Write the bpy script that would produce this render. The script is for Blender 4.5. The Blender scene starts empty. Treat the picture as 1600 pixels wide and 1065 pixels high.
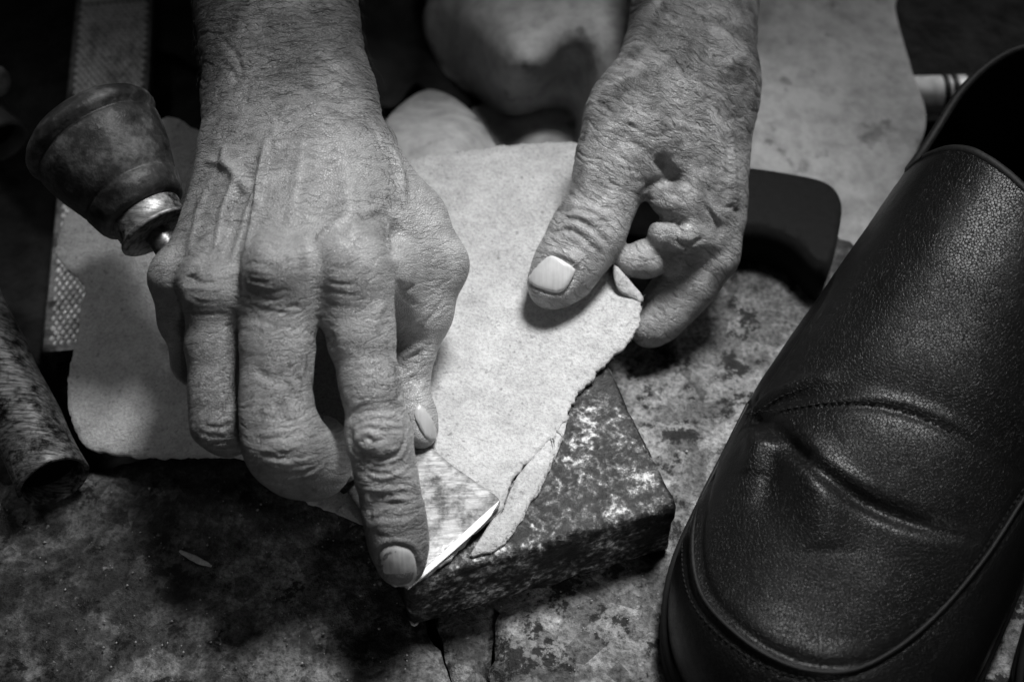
import bpy, math, random
import numpy as np
from mathutils import Vector
from mathutils.geometry import delaunay_2d_cdt

# ------------------------------------------------------------------ camera, light, exposure
SC = bpy.context.scene
COL = SC.collection
TH, DIST, LENS = math.radians(52), 590.0, 50.0           # pitch, distance to the bench in mm, lens
F_ = np.array([0, math.cos(TH), -math.sin(TH)]); U_ = np.array([0, math.sin(TH), math.cos(TH)])
R_ = np.array([1.0, 0, 0]); CAM = -DIST * F_
KK = 36.0 / LENS

cam_d = bpy.data.cameras.new('camera'); cam = bpy.data.objects.new('camera', cam_d); COL.objects.link(cam)
cam.location = tuple(CAM * .001); cam.rotation_euler = (math.pi / 2 - TH, 0, 0)
cam_d.lens = LENS; cam_d.sensor_width = 36; cam_d.clip_start = .01; cam_d.clip_end = 50
cam_d.dof.use_dof = True; cam_d.dof.focus_distance = .51; cam_d.dof.aperture_fstop = 8.0
cam_d.dof.aperture_blades = 0
SC.camera = cam

W = bpy.data.worlds.new('World'); SC.world = W; W.use_nodes = True
W.node_tree.nodes['Background'].inputs[0].default_value = (1, 1, 1, 1)
W.node_tree.nodes['Background'].inputs[1].default_value = .022

def lamp(name, kind, loc, target, energy, **kw):
    d = bpy.data.lights.new(name, kind); o = bpy.data.objects.new(name, d); COL.objects.link(o)
    d.energy = energy
    for k, v in kw.items(): setattr(d, k, v)
    o.location = loc
    o.rotation_euler = (Vector(target) - Vector(loc)).to_track_quat('-Z', 'Y').to_euler()
    return o
# soft key spot added above and behind the work; narrow cone darkens the borders
lamp('key_spot', 'SPOT', (.18, .20, .89), (.025, -.06, .05), 84, spot_size=math.radians(28.5), spot_blend=1.0,
     shadow_soft_size=.12)
# and an added weak fill from the front, with no source in view
lamp('front_fill', 'SPOT', (.25, -.80, .40), (.03, -.10, .015), 8, spot_size=math.radians(24), spot_blend=1.0, shadow_soft_size=.15)

vs = SC.view_settings
vs.view_transform = 'Standard'; vs.look = 'None'; vs.exposure = 0; vs.gamma = 1
lamp('back_fill', 'SPOT', (.75, .95, .95), (.235, .20, .0), 36, spot_size=math.radians(14.5), spot_blend=1.0, shadow_soft_size=.12)  # added fill to brighten the white tube and apron, source unseen
lamp('side_fill', 'SPOT', (-.75, .55, .8), (-.225, .04, .0), 14, spot_size=math.radians(14), spot_blend=1.0, shadow_soft_size=.1)  # another added fill, brightens the rasp and knife handle
SC.render.engine = 'CYCLES'
SC.cycles.use_denoising = True
SC.cycles.max_bounces = 6

# ------------------------------------------------------------------ helpers
RNG = np.random.default_rng(7)
RES_R, RES_L = .6, .66       # grid of the two hands in mm

def P(px, py, z):
    """point where the photograph's pixel meets height z (mm)"""
    d = F_ + R_ * (px - 800) / 1600 * KK - U_ * (py - 532.5) / 1600 * KK
    return CAM + d * ((z - CAM[2]) / d[2])

def mmpx(p):
    return float((np.asarray(p) - CAM) @ F_) * KK / 1600

def project(V):
    q = V - CAM; dep = q @ F_
    return 800 + q[:, 0] / dep * 1600 / KK, 532.5 - (q @ U_) / dep * 1600 / KK, dep

def hash3(i, j, k, seed):
    n = (i.astype(np.int64) * 73856093) ^ (j.astype(np.int64) * 19349663) ^ (k.astype(np.int64) * 83492791) ^ (seed * 2654435761)
    n = (n ^ (n >> 13)) * 1274126177 & 0x7fffffff
    n = (n ^ (n >> 15)) * 668265263 & 0x7fffffff
    return ((n >> 8) & 0xffff) / 32767.5 - 1

def vnoise(p, seed=1):
    p = np.asarray(p, float); fl = np.floor(p); t = p - fl; t = t * t * (3 - 2 * t)
    i, j, k = fl.T.astype(np.int64); out = 0
    for a in (0, 1):
        for b in (0, 1):
            for c in (0, 1):
                w = (t[:, 0] if a else 1 - t[:, 0]) * (t[:, 1] if b else 1 - t[:, 1]) * (t[:, 2] if c else 1 - t[:, 2])
                out = out + w * hash3(i + a, j + b, k + c, seed)
    return out

def fbm(p, seed=1, oct=4):
    s = 0; a = 1
    for o in range(oct):
        s = s + a * vnoise(np.asarray(p) * 2 ** o, seed + o); a *= .5
    return s

def mesh(name, V, Fc, mat, parent=None, loc=None, smooth=True, attrs=None):
    V = np.asarray(V, float)
    if loc is None:
        loc = np.array(parent['_l']) if parent is not None and '_l' in parent else np.array([V[:, 0].mean(), V[:, 1].mean(), V[:, 2].min()])
    loc = np.asarray(loc, float)
    me = bpy.data.meshes.new(name)
    if isinstance(Fc, np.ndarray):
        k = Fc.shape[1]
        me.vertices.add(len(V)); me.vertices.foreach_set('co', ((V - loc) * .001).ravel())
        me.loops.add(Fc.size); me.loops.foreach_set('vertex_index', Fc.ravel().astype(np.int32))
        me.polygons.add(len(Fc)); me.polygons.foreach_set('loop_start', np.arange(0, Fc.size, k, dtype=np.int32))
        me.update(calc_edges=True)
    else:
        me.from_pydata(((V - loc) * .001).tolist(), [], [list(map(int, f)) for f in Fc])
    if smooth: me.polygons.foreach_set('use_smooth', np.ones(len(me.polygons), bool))
    if attrs:
        for k, v in attrs.items():
            v = np.asarray(v, np.float32)
            if v.ndim == 2:
                me.attributes.new(k, 'FLOAT_VECTOR', 'POINT').data.foreach_set('vector', v.ravel())
            else:
                me.attributes.new(k, 'FLOAT', 'POINT').data.foreach_set('value', v)
    me.materials.append(mat); me.validate(); me.update()
    o = bpy.data.objects.new(name, me); COL.objects.link(o)
    if parent is not None:
        o.parent = parent; o['_l'] = loc.tolist()
        pl = np.array(parent['_l']); o.location = tuple((loc - pl) * .001)
    else:
        o.location = tuple(loc * .001); o['_l'] = loc.tolist()
    return o

def thing(name, label, cat, loc, group=None):
    o = bpy.data.objects.new(name, None); COL.objects.link(o); o.empty_display_size = .01
    o.location = tuple(np.asarray(loc) * .001); o['_l'] = [float(v) for v in loc]
    return tag(o, label, cat, group)

def tag(o, label=None, cat=None, group=None, kind=None):
    if label: o['label'] = label
    if cat: o['category'] = cat
    if group: o['group'] = group
    if kind: o['kind'] = kind
    return o

def nrm(v):
    v = np.asarray(v, float); return v / np.linalg.norm(v)

def vert_normals(V, Fc):
    a = V[Fc[:, 0]]; n = np.cross(V[Fc[:, 1]] - a, V[Fc[:, 2]] - a)
    if Fc.shape[1] == 4: n = np.cross(V[Fc[:, 2]] - a, V[Fc[:, 3]] - V[Fc[:, 1]])
    N = np.zeros_like(V)
    for c in range(Fc.shape[1]):
        for x in range(3): N[:, x] += np.bincount(Fc[:, c], n[:, x], len(V))
    return N / (np.linalg.norm(N, axis=1, keepdims=True) + 1e-12)

# ---- procedural materials (all grey: the photograph is black and white)
class Mat:
    def __init__(s, name, rough=.6, spec=.4, metal=0., base=.3):
        s.m = bpy.data.materials.new(name); s.m.use_nodes = True; s.t = s.m.node_tree
        s.b = s.t.nodes['Principled BSDF']
        s.b.inputs['Base Color'].default_value = (base, base, base, 1)
        s.b.inputs['Roughness'].default_value = rough; s.b.inputs['Specular IOR Level'].default_value = spec
        s.b.inputs['Metallic'].default_value = metal; s.bump_in = None
        s.tc = s.t.nodes.new('ShaderNodeTexCoord')
    def n(s, t, **kw):
        nd = s.t.nodes.new(t)
        for k, v in kw.items():
            if k[0] == '_': setattr(nd, k[1:], v)
            else: s.put(nd.inputs[k.replace('__', ' ')], v)
        return nd
    def put(s, sock, v):
        if isinstance(v, bpy.types.NodeSocket): s.t.links.new(v, sock)
        else: sock.default_value = v
    def coord(s, scale=(1, 1, 1), src=None, rot=(0, 0, 0)):
        m = s.n('ShaderNodeMapping'); s.put(m.inputs[0], src or s.tc.outputs['Object'])
        m.inputs['Scale'].default_value = scale; m.inputs['Rotation'].default_value = rot
        return m.outputs[0]
    def attr(s, name, out='Vector'):
        return s.n('ShaderNodeAttribute', _attribute_name=name).outputs[out]
    def noise(s, scale, vec=None, detail=4, rough=.55, dist=0):
        return s.n('ShaderNodeTexNoise', Vector=vec or s.tc.outputs['Object'], Scale=scale, Detail=detail, Roughness=rough, Distortion=dist).outputs[0]
    def voro(s, scale, vec=None, feat='F1', out='Distance', rand=1.):
        return s.n('ShaderNodeTexVoronoi', _feature=feat, Vector=vec or s.tc.outputs['Object'], Scale=scale, Randomness=rand).outputs[out]
    def ramp(s, x, stops):
        nd = s.n('ShaderNodeValToRGB', Fac=x); el = nd.color_ramp.elements
        while len(el) < len(stops): el.new(.5)
        for e, (p, v) in zip(el, stops): e.position = p; e.color = (v, v, v, 1)
        return nd.outputs[0]
    def math(s, op, a, b=0.):
        nd = s.n('ShaderNodeMath', _operation=op); s.put(nd.inputs[0], a); s.put(nd.inputs[1], b); return nd.outputs[0]
    def mix(s, fac, a, b):
        nd = s.n('ShaderNodeMix', _data_type='FLOAT'); s.put(nd.inputs[0], fac); s.put(nd.inputs[2], a); s.put(nd.inputs[3], b)
        return nd.outputs[0]
    def color(s, v): s.put(s.b.inputs['Base Color'], v); return s
    def rough(s, v): s.put(s.b.inputs['Roughness'], v); return s
    def bump(s, h, dist, strength=1.):
        nd = s.n('ShaderNodeBump', Height=h, Distance=dist, Strength=strength)
        if s.bump_in: s.t.links.new(s.bump_in, nd.inputs['Normal'])
        s.bump_in = nd.outputs[0]; s.put(s.b.inputs['Normal'], s.bump_in); return s

def m_skin(name, lo, hi):
    """old weathered skin: wrinkles run across the limb (attribute 'skin' = mm along, mm across, wrinkle weight)"""
    m = Mat(name, .46, .6)
    sk = m.attr('skin')
    sep = m.n('ShaderNodeSeparateXYZ', Vector=sk)
    u, v, w = sep.outputs
    dirt_dark = m.attr('dirt_dark', 'Fac')
    # warp
    wv = m.noise(.09, sk, 3)
    uu = m.math('ADD', u, m.math('MULTIPLY', wv, 9.))
    def vec(a, b): 
        c = m.n('ShaderNodeCombineXYZ'); m.put(c.inputs[0], a); m.put(c.inputs[1], b); return c.outputs[0]
    lines = m.noise(1., vec(m.math('MULTIPLY', uu, .95), m.math('MULTIPLY', v, .13)), 3, .6, .6)
    lines = m.ramp(lines, [(.34, 0), (.45, .85), (.6, 1)])
    vv = m.math('ADD', v, m.math('MULTIPLY', wv, 14.))
    diag = m.noise(1., vec(m.math('MULTIPLY', m.math('ADD', u, m.math('MULTIPLY', vv, .7)), .42), m.math('MULTIPLY', m.math('SUBTRACT', vv, u), .12)), 2, .5, .4)
    diag = m.ramp(diag, [(.36, 0), (.47, 1)])
    cells = m.voro(1.25, sk, 'DISTANCE_TO_EDGE'); cells = m.ramp(cells, [(0, 0), (.18, 1)])
    pores = m.noise(2.6, sk, 2)
    tone = m.noise(.12, sk, 5, .6)
    spots = m.ramp(m.noise(.33, sk, 3, .6), [(.60, 0), (.74, 1)])
    pat = m.ramp(m.noise(.06, sk, 3), [(.35, .25), (.62, 1.1)]); w = m.math('MULTIPLY', w, pat)
    base = m.mix(m.ramp(tone, [(.3, 0), (.7, 1)]), lo, hi)
    base = m.math('MULTIPLY', base, m.mix(spots, 1., .62))
    base = m.math('MULTIPLY', base, m.mix(m.math('MULTIPLY', w, .78), 1., m.mix(lines, .4, 1.)))  # wrinkle lines darkened in the colour, crease shade painted in
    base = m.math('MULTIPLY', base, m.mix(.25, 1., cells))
    base = m.math('MULTIPLY', base, m.mix(dirt_dark, 1., m.mix(m.ramp(pores, [(.35, 0), (.65, 1)]), .14, .38)))
    m.color(base)
    h = m.math('ADD', m.math('MULTIPLY', lines, m.math('MULTIPLY', w, .9)), m.math('ADD', m.math('MULTIPLY', diag, .22), m.math('ADD', m.math('MULTIPLY', cells, .16), m.math('MULTIPLY', pores, .18))))
    m.bump(h, .0008, 1.)
    m.rough(m.mix(dirt_dark, .40, .55))
    return m.m

def m_nail(name, lo, hi):
    m = Mat(name, .34, .5)
    st = m.noise(1, m.coord((900, 60, 60)), 3); big = m.noise(160, None, 3)
    m.color(m.mix(m.ramp(m.math('ADD', m.math('MULTIPLY', st, .5), m.math('MULTIPLY', big, .5)), [(.35, 0), (.65, 1)]), lo, hi))
    m.bump(st, .00012, .6); return m.m

def m_suede():
    m = Mat('suede', .93, .15)
    a = m.noise(42, None, 5, .6); b = m.noise(900, None, 4, .7); c = m.noise(1, m.coord((260, 620, 300), rot=(0, 0, .5)), 3)
    col = m.mix(m.ramp(a, [(.3, 0), (.7, 1)]), .36, .50)
    col = m.math('MULTIPLY', col, m.ramp(b, [(.25, .60), (.58, 1)])); col = m.math('MULTIPLY', col, m.ramp(m.noise(190, None, 4, .65), [(.3, .78), (.6, 1)]))
    sp = m.ramp(m.noise(420, None, 2, .5), [(.26, .6), (.36, 1)])
    col = m.math('MULTIPLY', col, sp)
    m.color(col); m.bump(m.noise(380, None, 4, .65, .4), .0011, .8); m.bump(c, .0005, .6); m.bump(b, .0008, .9)
    m.b.inputs['Sheen Weight'].default_value = .15
    return m.m

def m_stone(name, lo, mid, hi, sc=1., rough=.7):
    m = Mat(name, rough, .35)
    a = m.noise(28 * sc, None, 6, .62, .3); b = m.noise(120 * sc, None, 6, .7); c = m.noise(520 * sc, None, 4, .7)
    v = m.voro(75 * sc, m.n('ShaderNodeVectorMath', _operation='ADD').outputs[0]) if False else m.voro(85 * sc)
    t = m.math('ADD', m.math('MULTIPLY', a, .5), m.math('MULTIPLY', b, .5))
    big = m.ramp(m.noise(9 * sc, None, 3, .5), [(.3, .45), (.65, 1.15)])
    col = m.math('MULTIPLY', m.ramp(t, [(.38, lo), (.48, mid), (.62, hi)]), big)
    col = m.math('MULTIPLY', col, m.ramp(c, [(.32, .25), (.6, 1.2)]))
    agg = m.n('ShaderNodeTexVoronoi', _feature='F1', Vector=m.coord((1, 1, .2)), Scale=120. * sc).outputs['Color']; sx = m.n('ShaderNodeSeparateXYZ', Vector=agg).outputs[0]
    col = m.math('MULTIPLY', col, m.ramp(sx, [(.1, .55), (.5, 1.), (.9, 1.25)]))
    spots = m.ramp(m.math('ADD', m.noise(60 * sc, None, 9, .7), m.math('MULTIPLY', c, .12)), [(.470, .14), (.500, 1)])
    col = m.math('MULTIPLY', col, spots)
    flake = m.ramp(m.noise(210 * sc, None, 3), [(.68, 0), (.74, .16)])
    col = m.math('ADD', col, flake)
    m.color(col)
    m.rough(m.ramp(a, [(.3, rough - .28), (.7, rough + .12)]))
    m.bump(b, .0022, .8); m.bump(m.noise(240 * sc, None, 6, .75), .0011, .8); m.bump(c, .0006, .9)
    return m.m

# ---- implicit surfaces: a distance grid, blended bone by bone, then turned into one continuous skin
class Grid:
    def __init__(s, lo, hi, h):
        s.lo = np.asarray(lo, float); s.h = h
        s.n = np.ceil((np.asarray(hi, float) - s.lo) / h).astype(int) + 1
        s.ax = [(s.lo[i] + h * np.arange(s.n[i])).astype(np.float32) for i in range(3)]
    def new(s): return np.full(s.n, 60, np.float32)
    def box(s, lo, hi):
        a = np.clip(np.floor((lo - s.lo) / s.h).astype(int), 0, s.n); b = np.clip(np.ceil((hi - s.lo) / s.h).astype(int) + 1, 0, s.n)
        return tuple(slice(x, y) for x, y in zip(a, b))
    def capsule(s, D, a, b, ra, rb, k=4., flat=None, fac=1.):
        a = np.asarray(a, float); b = np.asarray(b, float); m = max(ra, rb) + k + 4
        if flat is not None: m *= max(1, fac)
        sl = s.box(np.minimum(a, b) - m, np.maximum(a, b) + m)
        X = s.ax[0][sl[0]][:, None, None]; Y = s.ax[1][sl[1]][None, :, None]; Z = s.ax[2][sl[2]][None, None, :]
        if X.size == 0 or Y.size == 0 or Z.size == 0: return
        ab = (b - a).astype(np.float32); L2 = float(ab @ ab) + 1e-6
        x = X - np.float32(a[0]); y = Y - np.float32(a[1]); z = Z - np.float32(a[2])
        t = np.clip((x * ab[0] + y * ab[1] + z * ab[2]) / L2, 0, 1)
        x = x - t * ab[0]; y = y - t * ab[1]; z = z - t * ab[2]
        if flat is not None:
            f = nrm(flat).astype(np.float32); q = (x * f[0] + y * f[1] + z * f[2]) * np.float32(1 / fac - 1)
            x = x + q * f[0]; y = y + q * f[1]; z = z + q * f[2]
        d = np.sqrt(x * x + y * y + z * z) - (ra + (rb - ra) * t).astype(np.float32)
        if flat is not None and fac < 1: d = d * np.float32((1 + fac) / 2)
        D[sl] = smin(D[sl], d, k)
    def ball(s, D, c, r, k=4., **kw): s.capsule(D, c, np.asarray(c) + .01, r, r, k, **kw)

def smin(a, b, k):
    k = np.float32(k); h = np.clip(np.float32(.5) + np.float32(.5) * (b - a) / k, 0, 1)
    return b + (a - b) * h - k * h * (1 - h)

def polygonise(G, D):
    s = D < 0; nx, ny, nz = D.shape
    cnt = np.zeros((nx - 1, ny - 1, nz - 1), np.int8)
    for a in (0, 1):
        for b in (0, 1):
            for c in (0, 1): cnt += s[a:nx - 1 + a, b:ny - 1 + b, c:nz - 1 + c]
    act = np.argwhere((cnt > 0) & (cnt < 8)); del cnt
    idx = np.full((nx - 1, ny - 1, nz - 1), -1, np.int32); idx[tuple(act.T)] = np.arange(len(act))
    pos = np.zeros((len(act), 3)); num = np.zeros(len(act))
    corners = [(a, b, c) for a in (0, 1) for b in (0, 1) for c in (0, 1)]
    val = {c: D[act[:, 0] + c[0], act[:, 1] + c[1], act[:, 2] + c[2]] for c in corners}
    for c in corners:
        for ax in range(3):
            if c[ax]: continue
            e = list(c); e[ax] = 1; v0 = val[c]; v1 = val[tuple(e)]
            m = (v0 < 0) != (v1 < 0); t = np.zeros_like(v0); t[m] = v0[m] / (v0[m] - v1[m])
            p = np.array(c, float)[None].repeat(len(act), 0); p[:, ax] += t
            pos[m] += p[m]; num[m] += 1
    V = G.lo + G.h * (act + pos / num[:, None]); quads = []
    for ax in range(3):
        sl0 = [slice(1, -1)] * 3; sl1 = [slice(1, -1)] * 3; sl0[ax] = slice(0, -1); sl1[ax] = slice(1, None)
        a = s[tuple(sl0)]; b = s[tuple(sl1)]; e = np.argwhere(a != b); flip = a[tuple(e.T)]
        o1, o2 = (ax + 1) % 3, (ax + 2) % 3
        base = e.copy(); base[:, o1] += 1; base[:, o2] += 1
        q = []
        for d1, d2 in ((-1, -1), (0, -1), (0, 0), (-1, 0)):
            cc = base.copy(); cc[:, o1] += d1; cc[:, o2] += d2; q.append(idx[tuple(cc.T)])
        q = np.stack(q, 1); q[~flip] = q[~flip][:, ::-1]; quads.append(q)
    Q = np.concatenate(quads); Q = Q[(Q >= 0).all(1)]
    return V, Q

def relax(V, Fc, it=2, lam=.5):
    k = Fc.shape[1]; e0 = np.concatenate([Fc[:, i] for i in range(k)]); e1 = np.concatenate([Fc[:, (i + 1) % k] for i in range(k)])
    a = np.concatenate([e0, e1]); b = np.concatenate([e1, e0]); n = np.bincount(a, minlength=len(V)) + 1e-9
    for _ in range(it):
        S = np.stack([np.bincount(a, V[b, i], len(V)) for i in range(3)], 1) / n[:, None]
        V = V + lam * (S - V)
    return V

class Skin:
    """surface + the means to find where a pixel of the photograph meets it, and to press strokes into it"""
    def __init__(s, G, D):
        s.G, s.D = G, D; V, s.F = polygonise(G, D); s.V = relax(V, s.F, 3); s.N = vert_normals(s.V, s.F)
        if ((s.V - s.V.mean(0)) * s.N).sum() < 0: s.F = s.F[:, ::-1]; s.N = -s.N
        s.disp = np.zeros(len(s.V)); s.px, s.py, s.dep = project(s.V)
    def hit(s, pix):
        pix = np.asarray(pix, float)
        d = F_ + np.outer((pix[:, 0] - 800) / 1600 * KK, R_) - np.outer((pix[:, 1] - 532.5) / 1600 * KK, U_)
        T = np.arange(280, 760, .4); out = np.full((len(pix), 3), np.nan)
        for i in range(len(pix)):
            Q = CAM + T[:, None] * d[i]; I = np.rint((Q - s.G.lo) / s.G.h).astype(int)
            ok = ((I >= 0) & (I < s.G.n)).all(1)
            if not ok.any(): continue
            q = np.where(ok)[0]; v = s.D[tuple(I[q].T)]; w = np.where(v < 0)[0]
            if len(w): out[i] = Q[q[w[0]]]
        return out
    def stroke(s, pts, w, h, taper=True):
        """pixel polyline -> ridge (h>0) or crease (h<0), w and h in mm"""
        p = dense(pts, 3.); X = s.hit(p); n = len(X)
        tp = np.ones(n)
        if taper and n > 3: tp = np.sqrt(np.clip(np.sin(np.linspace(.06, math.pi - .06, n)), 0, 1))
        ok = ~np.isnan(X[:, 0]); X = X[ok]; tp = tp[ok]
        if len(X) == 0: return
        lo = X.min(0) - 3 * w; hi = X.max(0) + 3 * w
        I = np.where(((s.V > lo) & (s.V < hi)).all(1))[0]
        best = np.full(len(I), 1e9); bt = np.zeros(len(I))
        for x, t in zip(X, tp):
            dd = ((s.V[I] - x) ** 2).sum(1); m = dd < best; best[m] = dd[m]; bt[m] = t
        s.disp[I] += h * bt * np.exp(-best / (w * w))
    def apply(s, extra=0):
        s.V = s.V + s.N * (s.disp + extra)[:, None]; s.N = vert_normals(s.V, s.F)

def dense(pts, step):
    pts = np.asarray(pts, float); n = len(pts)
    if n > 2:   # Catmull-Rom through the points
        q = np.vstack([2 * pts[0] - pts[1], pts, 2 * pts[-1] - pts[-2]]); out = []
        for i in range(n - 1):
            a, b, c, d = q[i:i + 4]; m = max(2, int(np.linalg.norm(c - b) / step)); t = np.linspace(0, 1, m, endpoint=False)[:, None]
            out.append(.5 * (2 * b + (c - a) * t + (2 * a - 5 * b + 4 * c - d) * t * t + (3 * b - a - 3 * c + d) * t ** 3))
        return np.vstack(out + [pts[-1:]])
    m = max(2, int(np.linalg.norm(pts[1] - pts[0]) / step)); return pts[0] + (pts[1] - pts[0]) * np.linspace(0, 1, m)[:, None]

def in_poly(x, y, poly):
    poly = np.asarray(poly, float); c = np.zeros(np.shape(x), bool); n = len(poly); j = n - 1
    for i in range(n):
        xi, yi = poly[i]; xj, yj = poly[j]
        with np.errstate(divide='ignore', invalid='ignore'):
            c ^= ((yi > y) != (yj > y)) & (x < (xj - xi) * (y - yi) / (yj - yi) + xi)
        j = i
    return c

def tps(ctrl):
    """smooth height through (x, y, value) control points"""
    c = np.asarray(ctrl, float); X = c[:, :2] / 400; n = len(X)
    def U(r2): return np.where(r2 > 1e-12, r2 * np.log(np.maximum(r2, 1e-12)), 0)
    K = U(((X[:, None] - X[None]) ** 2).sum(2)) + 1e-3 * np.eye(n); Pm = np.hstack([np.ones((n, 1)), X])
    A = np.block([[K, Pm], [Pm.T, np.zeros((3, 3))]]); w = np.linalg.solve(A, np.concatenate([c[:, 2], np.zeros(3)]))
    def f(x, y):
        q = np.stack([np.ravel(x), np.ravel(y)], 1) / 400
        return U(((q[:, None] - X[None]) ** 2).sum(2)) @ w[:n] + w[n] + q @ w[n + 1:]
    return f

def fill(poly, step, jitter=.25):
    """triangulated interior of a closed outline"""
    poly = np.asarray(poly, float); lo = poly.min(0); hi = poly.max(0)
    gx, gy = np.meshgrid(np.arange(lo[0], hi[0], step), np.arange(lo[1], hi[1], step)); gx = gx.ravel(); gy = gy.ravel()
    gx = gx + RNG.uniform(-jitter, jitter, gx.size) * step; gy = gy + RNG.uniform(-jitter, jitter, gy.size) * step
    m = in_poly(gx, gy, poly); g = np.stack([gx[m], gy[m]], 1)
    dmin = np.min(((g[:, None] - poly[None]) ** 2).sum(2), 1); g = g[dmin > (.45 * step) ** 2]
    pts = np.vstack([poly, g]); n = len(poly)
    v, e, f, *_ = delaunay_2d_cdt([Vector(p) for p in pts], [(i, (i + 1) % n) for i in range(n)], [], 1, 1e-6)
    return np.array([tuple(p) for p in v]), np.array([list(t) for t in f]), n

def sheet(name, V, T, thick, mat, parent=None, attrs=None, round_=.35, loc=None):
    """solid sheet from a triangulated surface (V top), its underside 'thick' below along the normals"""
    V = np.asarray(V); N = vert_normals(V, T)
    if N[:, 2].mean() < 0: T = T[:, ::-1]; N = -N
    e = np.concatenate([T[:, [0, 1]], T[:, [1, 2]], T[:, [2, 0]]]); es = set(map(tuple, e.tolist()))
    bd = [(a, b) for a, b in es if (b, a) not in es]; n = len(V)
    Vb = V - N * thick
    Fq = [list(t) for t in T] + [list(t[::-1] + n) for t in T]
    mid = {}; Vm = []
    for a, b in bd:
        for q in (a, b):
            if q not in mid: mid[q] = 2 * n + len(mid); Vm.append(None)
    # outward push of the cut edge so that it is not knife-sharp
    out = {}
    for a, b in bd:
        d = V[b] - V[a]; o = np.cross(d, N[a]); o = o / (np.linalg.norm(o) + 1e-9)
        out[a] = out.get(a, 0) + o; out[b] = out.get(b, 0) + o
    for q, k in mid.items(): Vm[k - 2 * n] = V[q] - N[q] * thick * .5 + nrm(out[q]) * thick * round_
    for a, b in bd: Fq += [[b, a, mid[a], mid[b]], [mid[b], mid[a], a + n, b + n]]
    VV = np.vstack([V, Vb, np.array(Vm)])
    return mesh(name, VV, Fq, mat, parent, loc)

def basis(ax, hint=(0, 0, 1)):
    ax = nrm(ax); x = np.cross(hint, ax)
    if np.linalg.norm(x) < 1e-4: x = np.cross((1, 0, 0), ax)
    x = nrm(x); return x, np.cross(ax, x), ax

def lathe(name, a, ax, prof, mat, parent=None, seg=48, wob=0., hint=(0, 0, 1)):
    x, y, ax = basis(ax, hint); a = np.asarray(a, float); V = []; Fq = []
    prof = np.asarray(prof, float); th = np.linspace(0, 2 * math.pi, seg, endpoint=False)
    for t, r in prof:
        rr = r * (1 + wob * vnoise(np.stack([2 * np.cos(th), 2 * np.sin(th), np.full(seg, t / 9.)], 1), 5))
        V.append(a + ax * t + rr[:, None] * (np.cos(th)[:, None] * x + np.sin(th)[:, None] * y))
    for i in range(len(prof) - 1):
        for j in range(seg): Fq.append([i * seg + j, i * seg + (j + 1) % seg, (i + 1) * seg + (j + 1) % seg, (i + 1) * seg + j])
    return mesh(name, np.vstack(V), np.array(Fq), mat, parent)

def ptube(pts, r, seg=6):
    """vertices and quads of a tube along points (radius may vary)"""
    pts = np.asarray(pts, float); n = len(pts); r = np.broadcast_to(r, n); V = []; Fq = []
    for i in range(n):
        t = nrm(pts[min(i + 1, n - 1)] - pts[max(i - 1, 0)]); x, y, _ = basis(t, (.3, .2, .93))
        a = np.linspace(0, 2 * math.pi, seg, endpoint=False)
        V.append(pts[i] + r[i] * (np.cos(a)[:, None] * x + np.sin(a)[:, None] * y))
    for i in range(n - 1):
        for j in range(seg): Fq.append([i * seg + j, i * seg + (j + 1) % seg, (i + 1) * seg + (j + 1) % seg, (i + 1) * seg + j])
    return np.vstack(V), np.array(Fq)

# ------------------------------------------------------------------ the ground: dark earth with flat stones bedded in it
M_EARTH = Mat('earth', .95, .1)
M_EARTH.color(M_EARTH.ramp(M_EARTH.noise(60, None, 6, .65), [(.3, .012), (.7, .04)])); M_EARTH.bump(M_EARTH.noise(90, None, 5), .006, .8)
M_STONE = m_stone('mottled_stone', .025, .10, .25)
M_STONE_D = m_stone('dark_stone', .012, .07, .28)
gx, gy = np.meshgrid(np.linspace(-1500, 1500, 61), np.linspace(-900, 2200, 61))
gv = np.stack([gx.ravel(), gy.ravel(), -24 + 3 * vnoise(np.stack([gx.ravel() / 90, gy.ravel() / 90, gx.ravel() * 0], 1), 3)], 1)
gi = np.arange(61 * 61).reshape(61, 61)
gq = np.stack([gi[:-1, :-1].ravel(), gi[:-1, 1:].ravel(), gi[1:, 1:].ravel(), gi[1:, :-1].ravel()], 1)
GROUND = tag(mesh('ground', gv, gq, M_EARTH.m, loc=(0, 0, -24)), 'dark earth ground under the stones', None, None, 'structure')

def stone(outline, mat, seed, top=0., rough=1., step=3.):
    o = np.array([P(x, y, 0)[:2] for x, y in dense(list(outline) + [outline[0]], 8)[:-1]])
    o = o + 1.3 * np.stack([vnoise(np.c_[o / 7, o[:, 0] * 0], seed), vnoise(np.c_[o / 7, o[:, 0] * 0 + 9], seed)], 1)
    v, t, n = fill(o, step)
    z = np.c_[v, v[:, 0] * 0]
    h = top + rough * (1.1 * fbm(z / 38, seed, 4) + .5 * vnoise(z / 6, seed + 9))
    pit = vnoise(z / 13, seed + 20); h = h - 2.2 * np.clip(pit - .52, 0, 1) * 3 * rough
    d = np.sqrt(np.min(((v[:, None] - o[None, ::3]) ** 2).sum(2), 1)); h = h - 3.5 * np.exp(-(d / 4.) ** 2)
    return sheet('paving_stone', np.c_[v, h], t, 22, mat, GROUND, round_=.03)
stone([(-170, 735), (60, 742), (260, 705), (420, 700), (560, 760), (640, 860), (668, 980), (694, 1020), (704, 1120), (640, 1190), (200, 1200), (-200, 1180), (-230, 900)], M_STONE_D, 11, -.5)
stone([(676, 930), (700, 880), (790, 890), (782, 950), (764, 1030), (768, 1140), (708, 1150), (704, 1060)], M_STONE_D, 31, -3)
stone([(784, 950), (770, 1000), (768, 1060), (776, 1180), (1100, 1240), (1700, 1230), (1760, 900), (1560, 500), (1330, 372), (1240, 345), (1120, 350), (1000, 420), (880, 520), (700, 640), (640, 760), (690, 880)], M_STONE, 51, 0)

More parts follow.
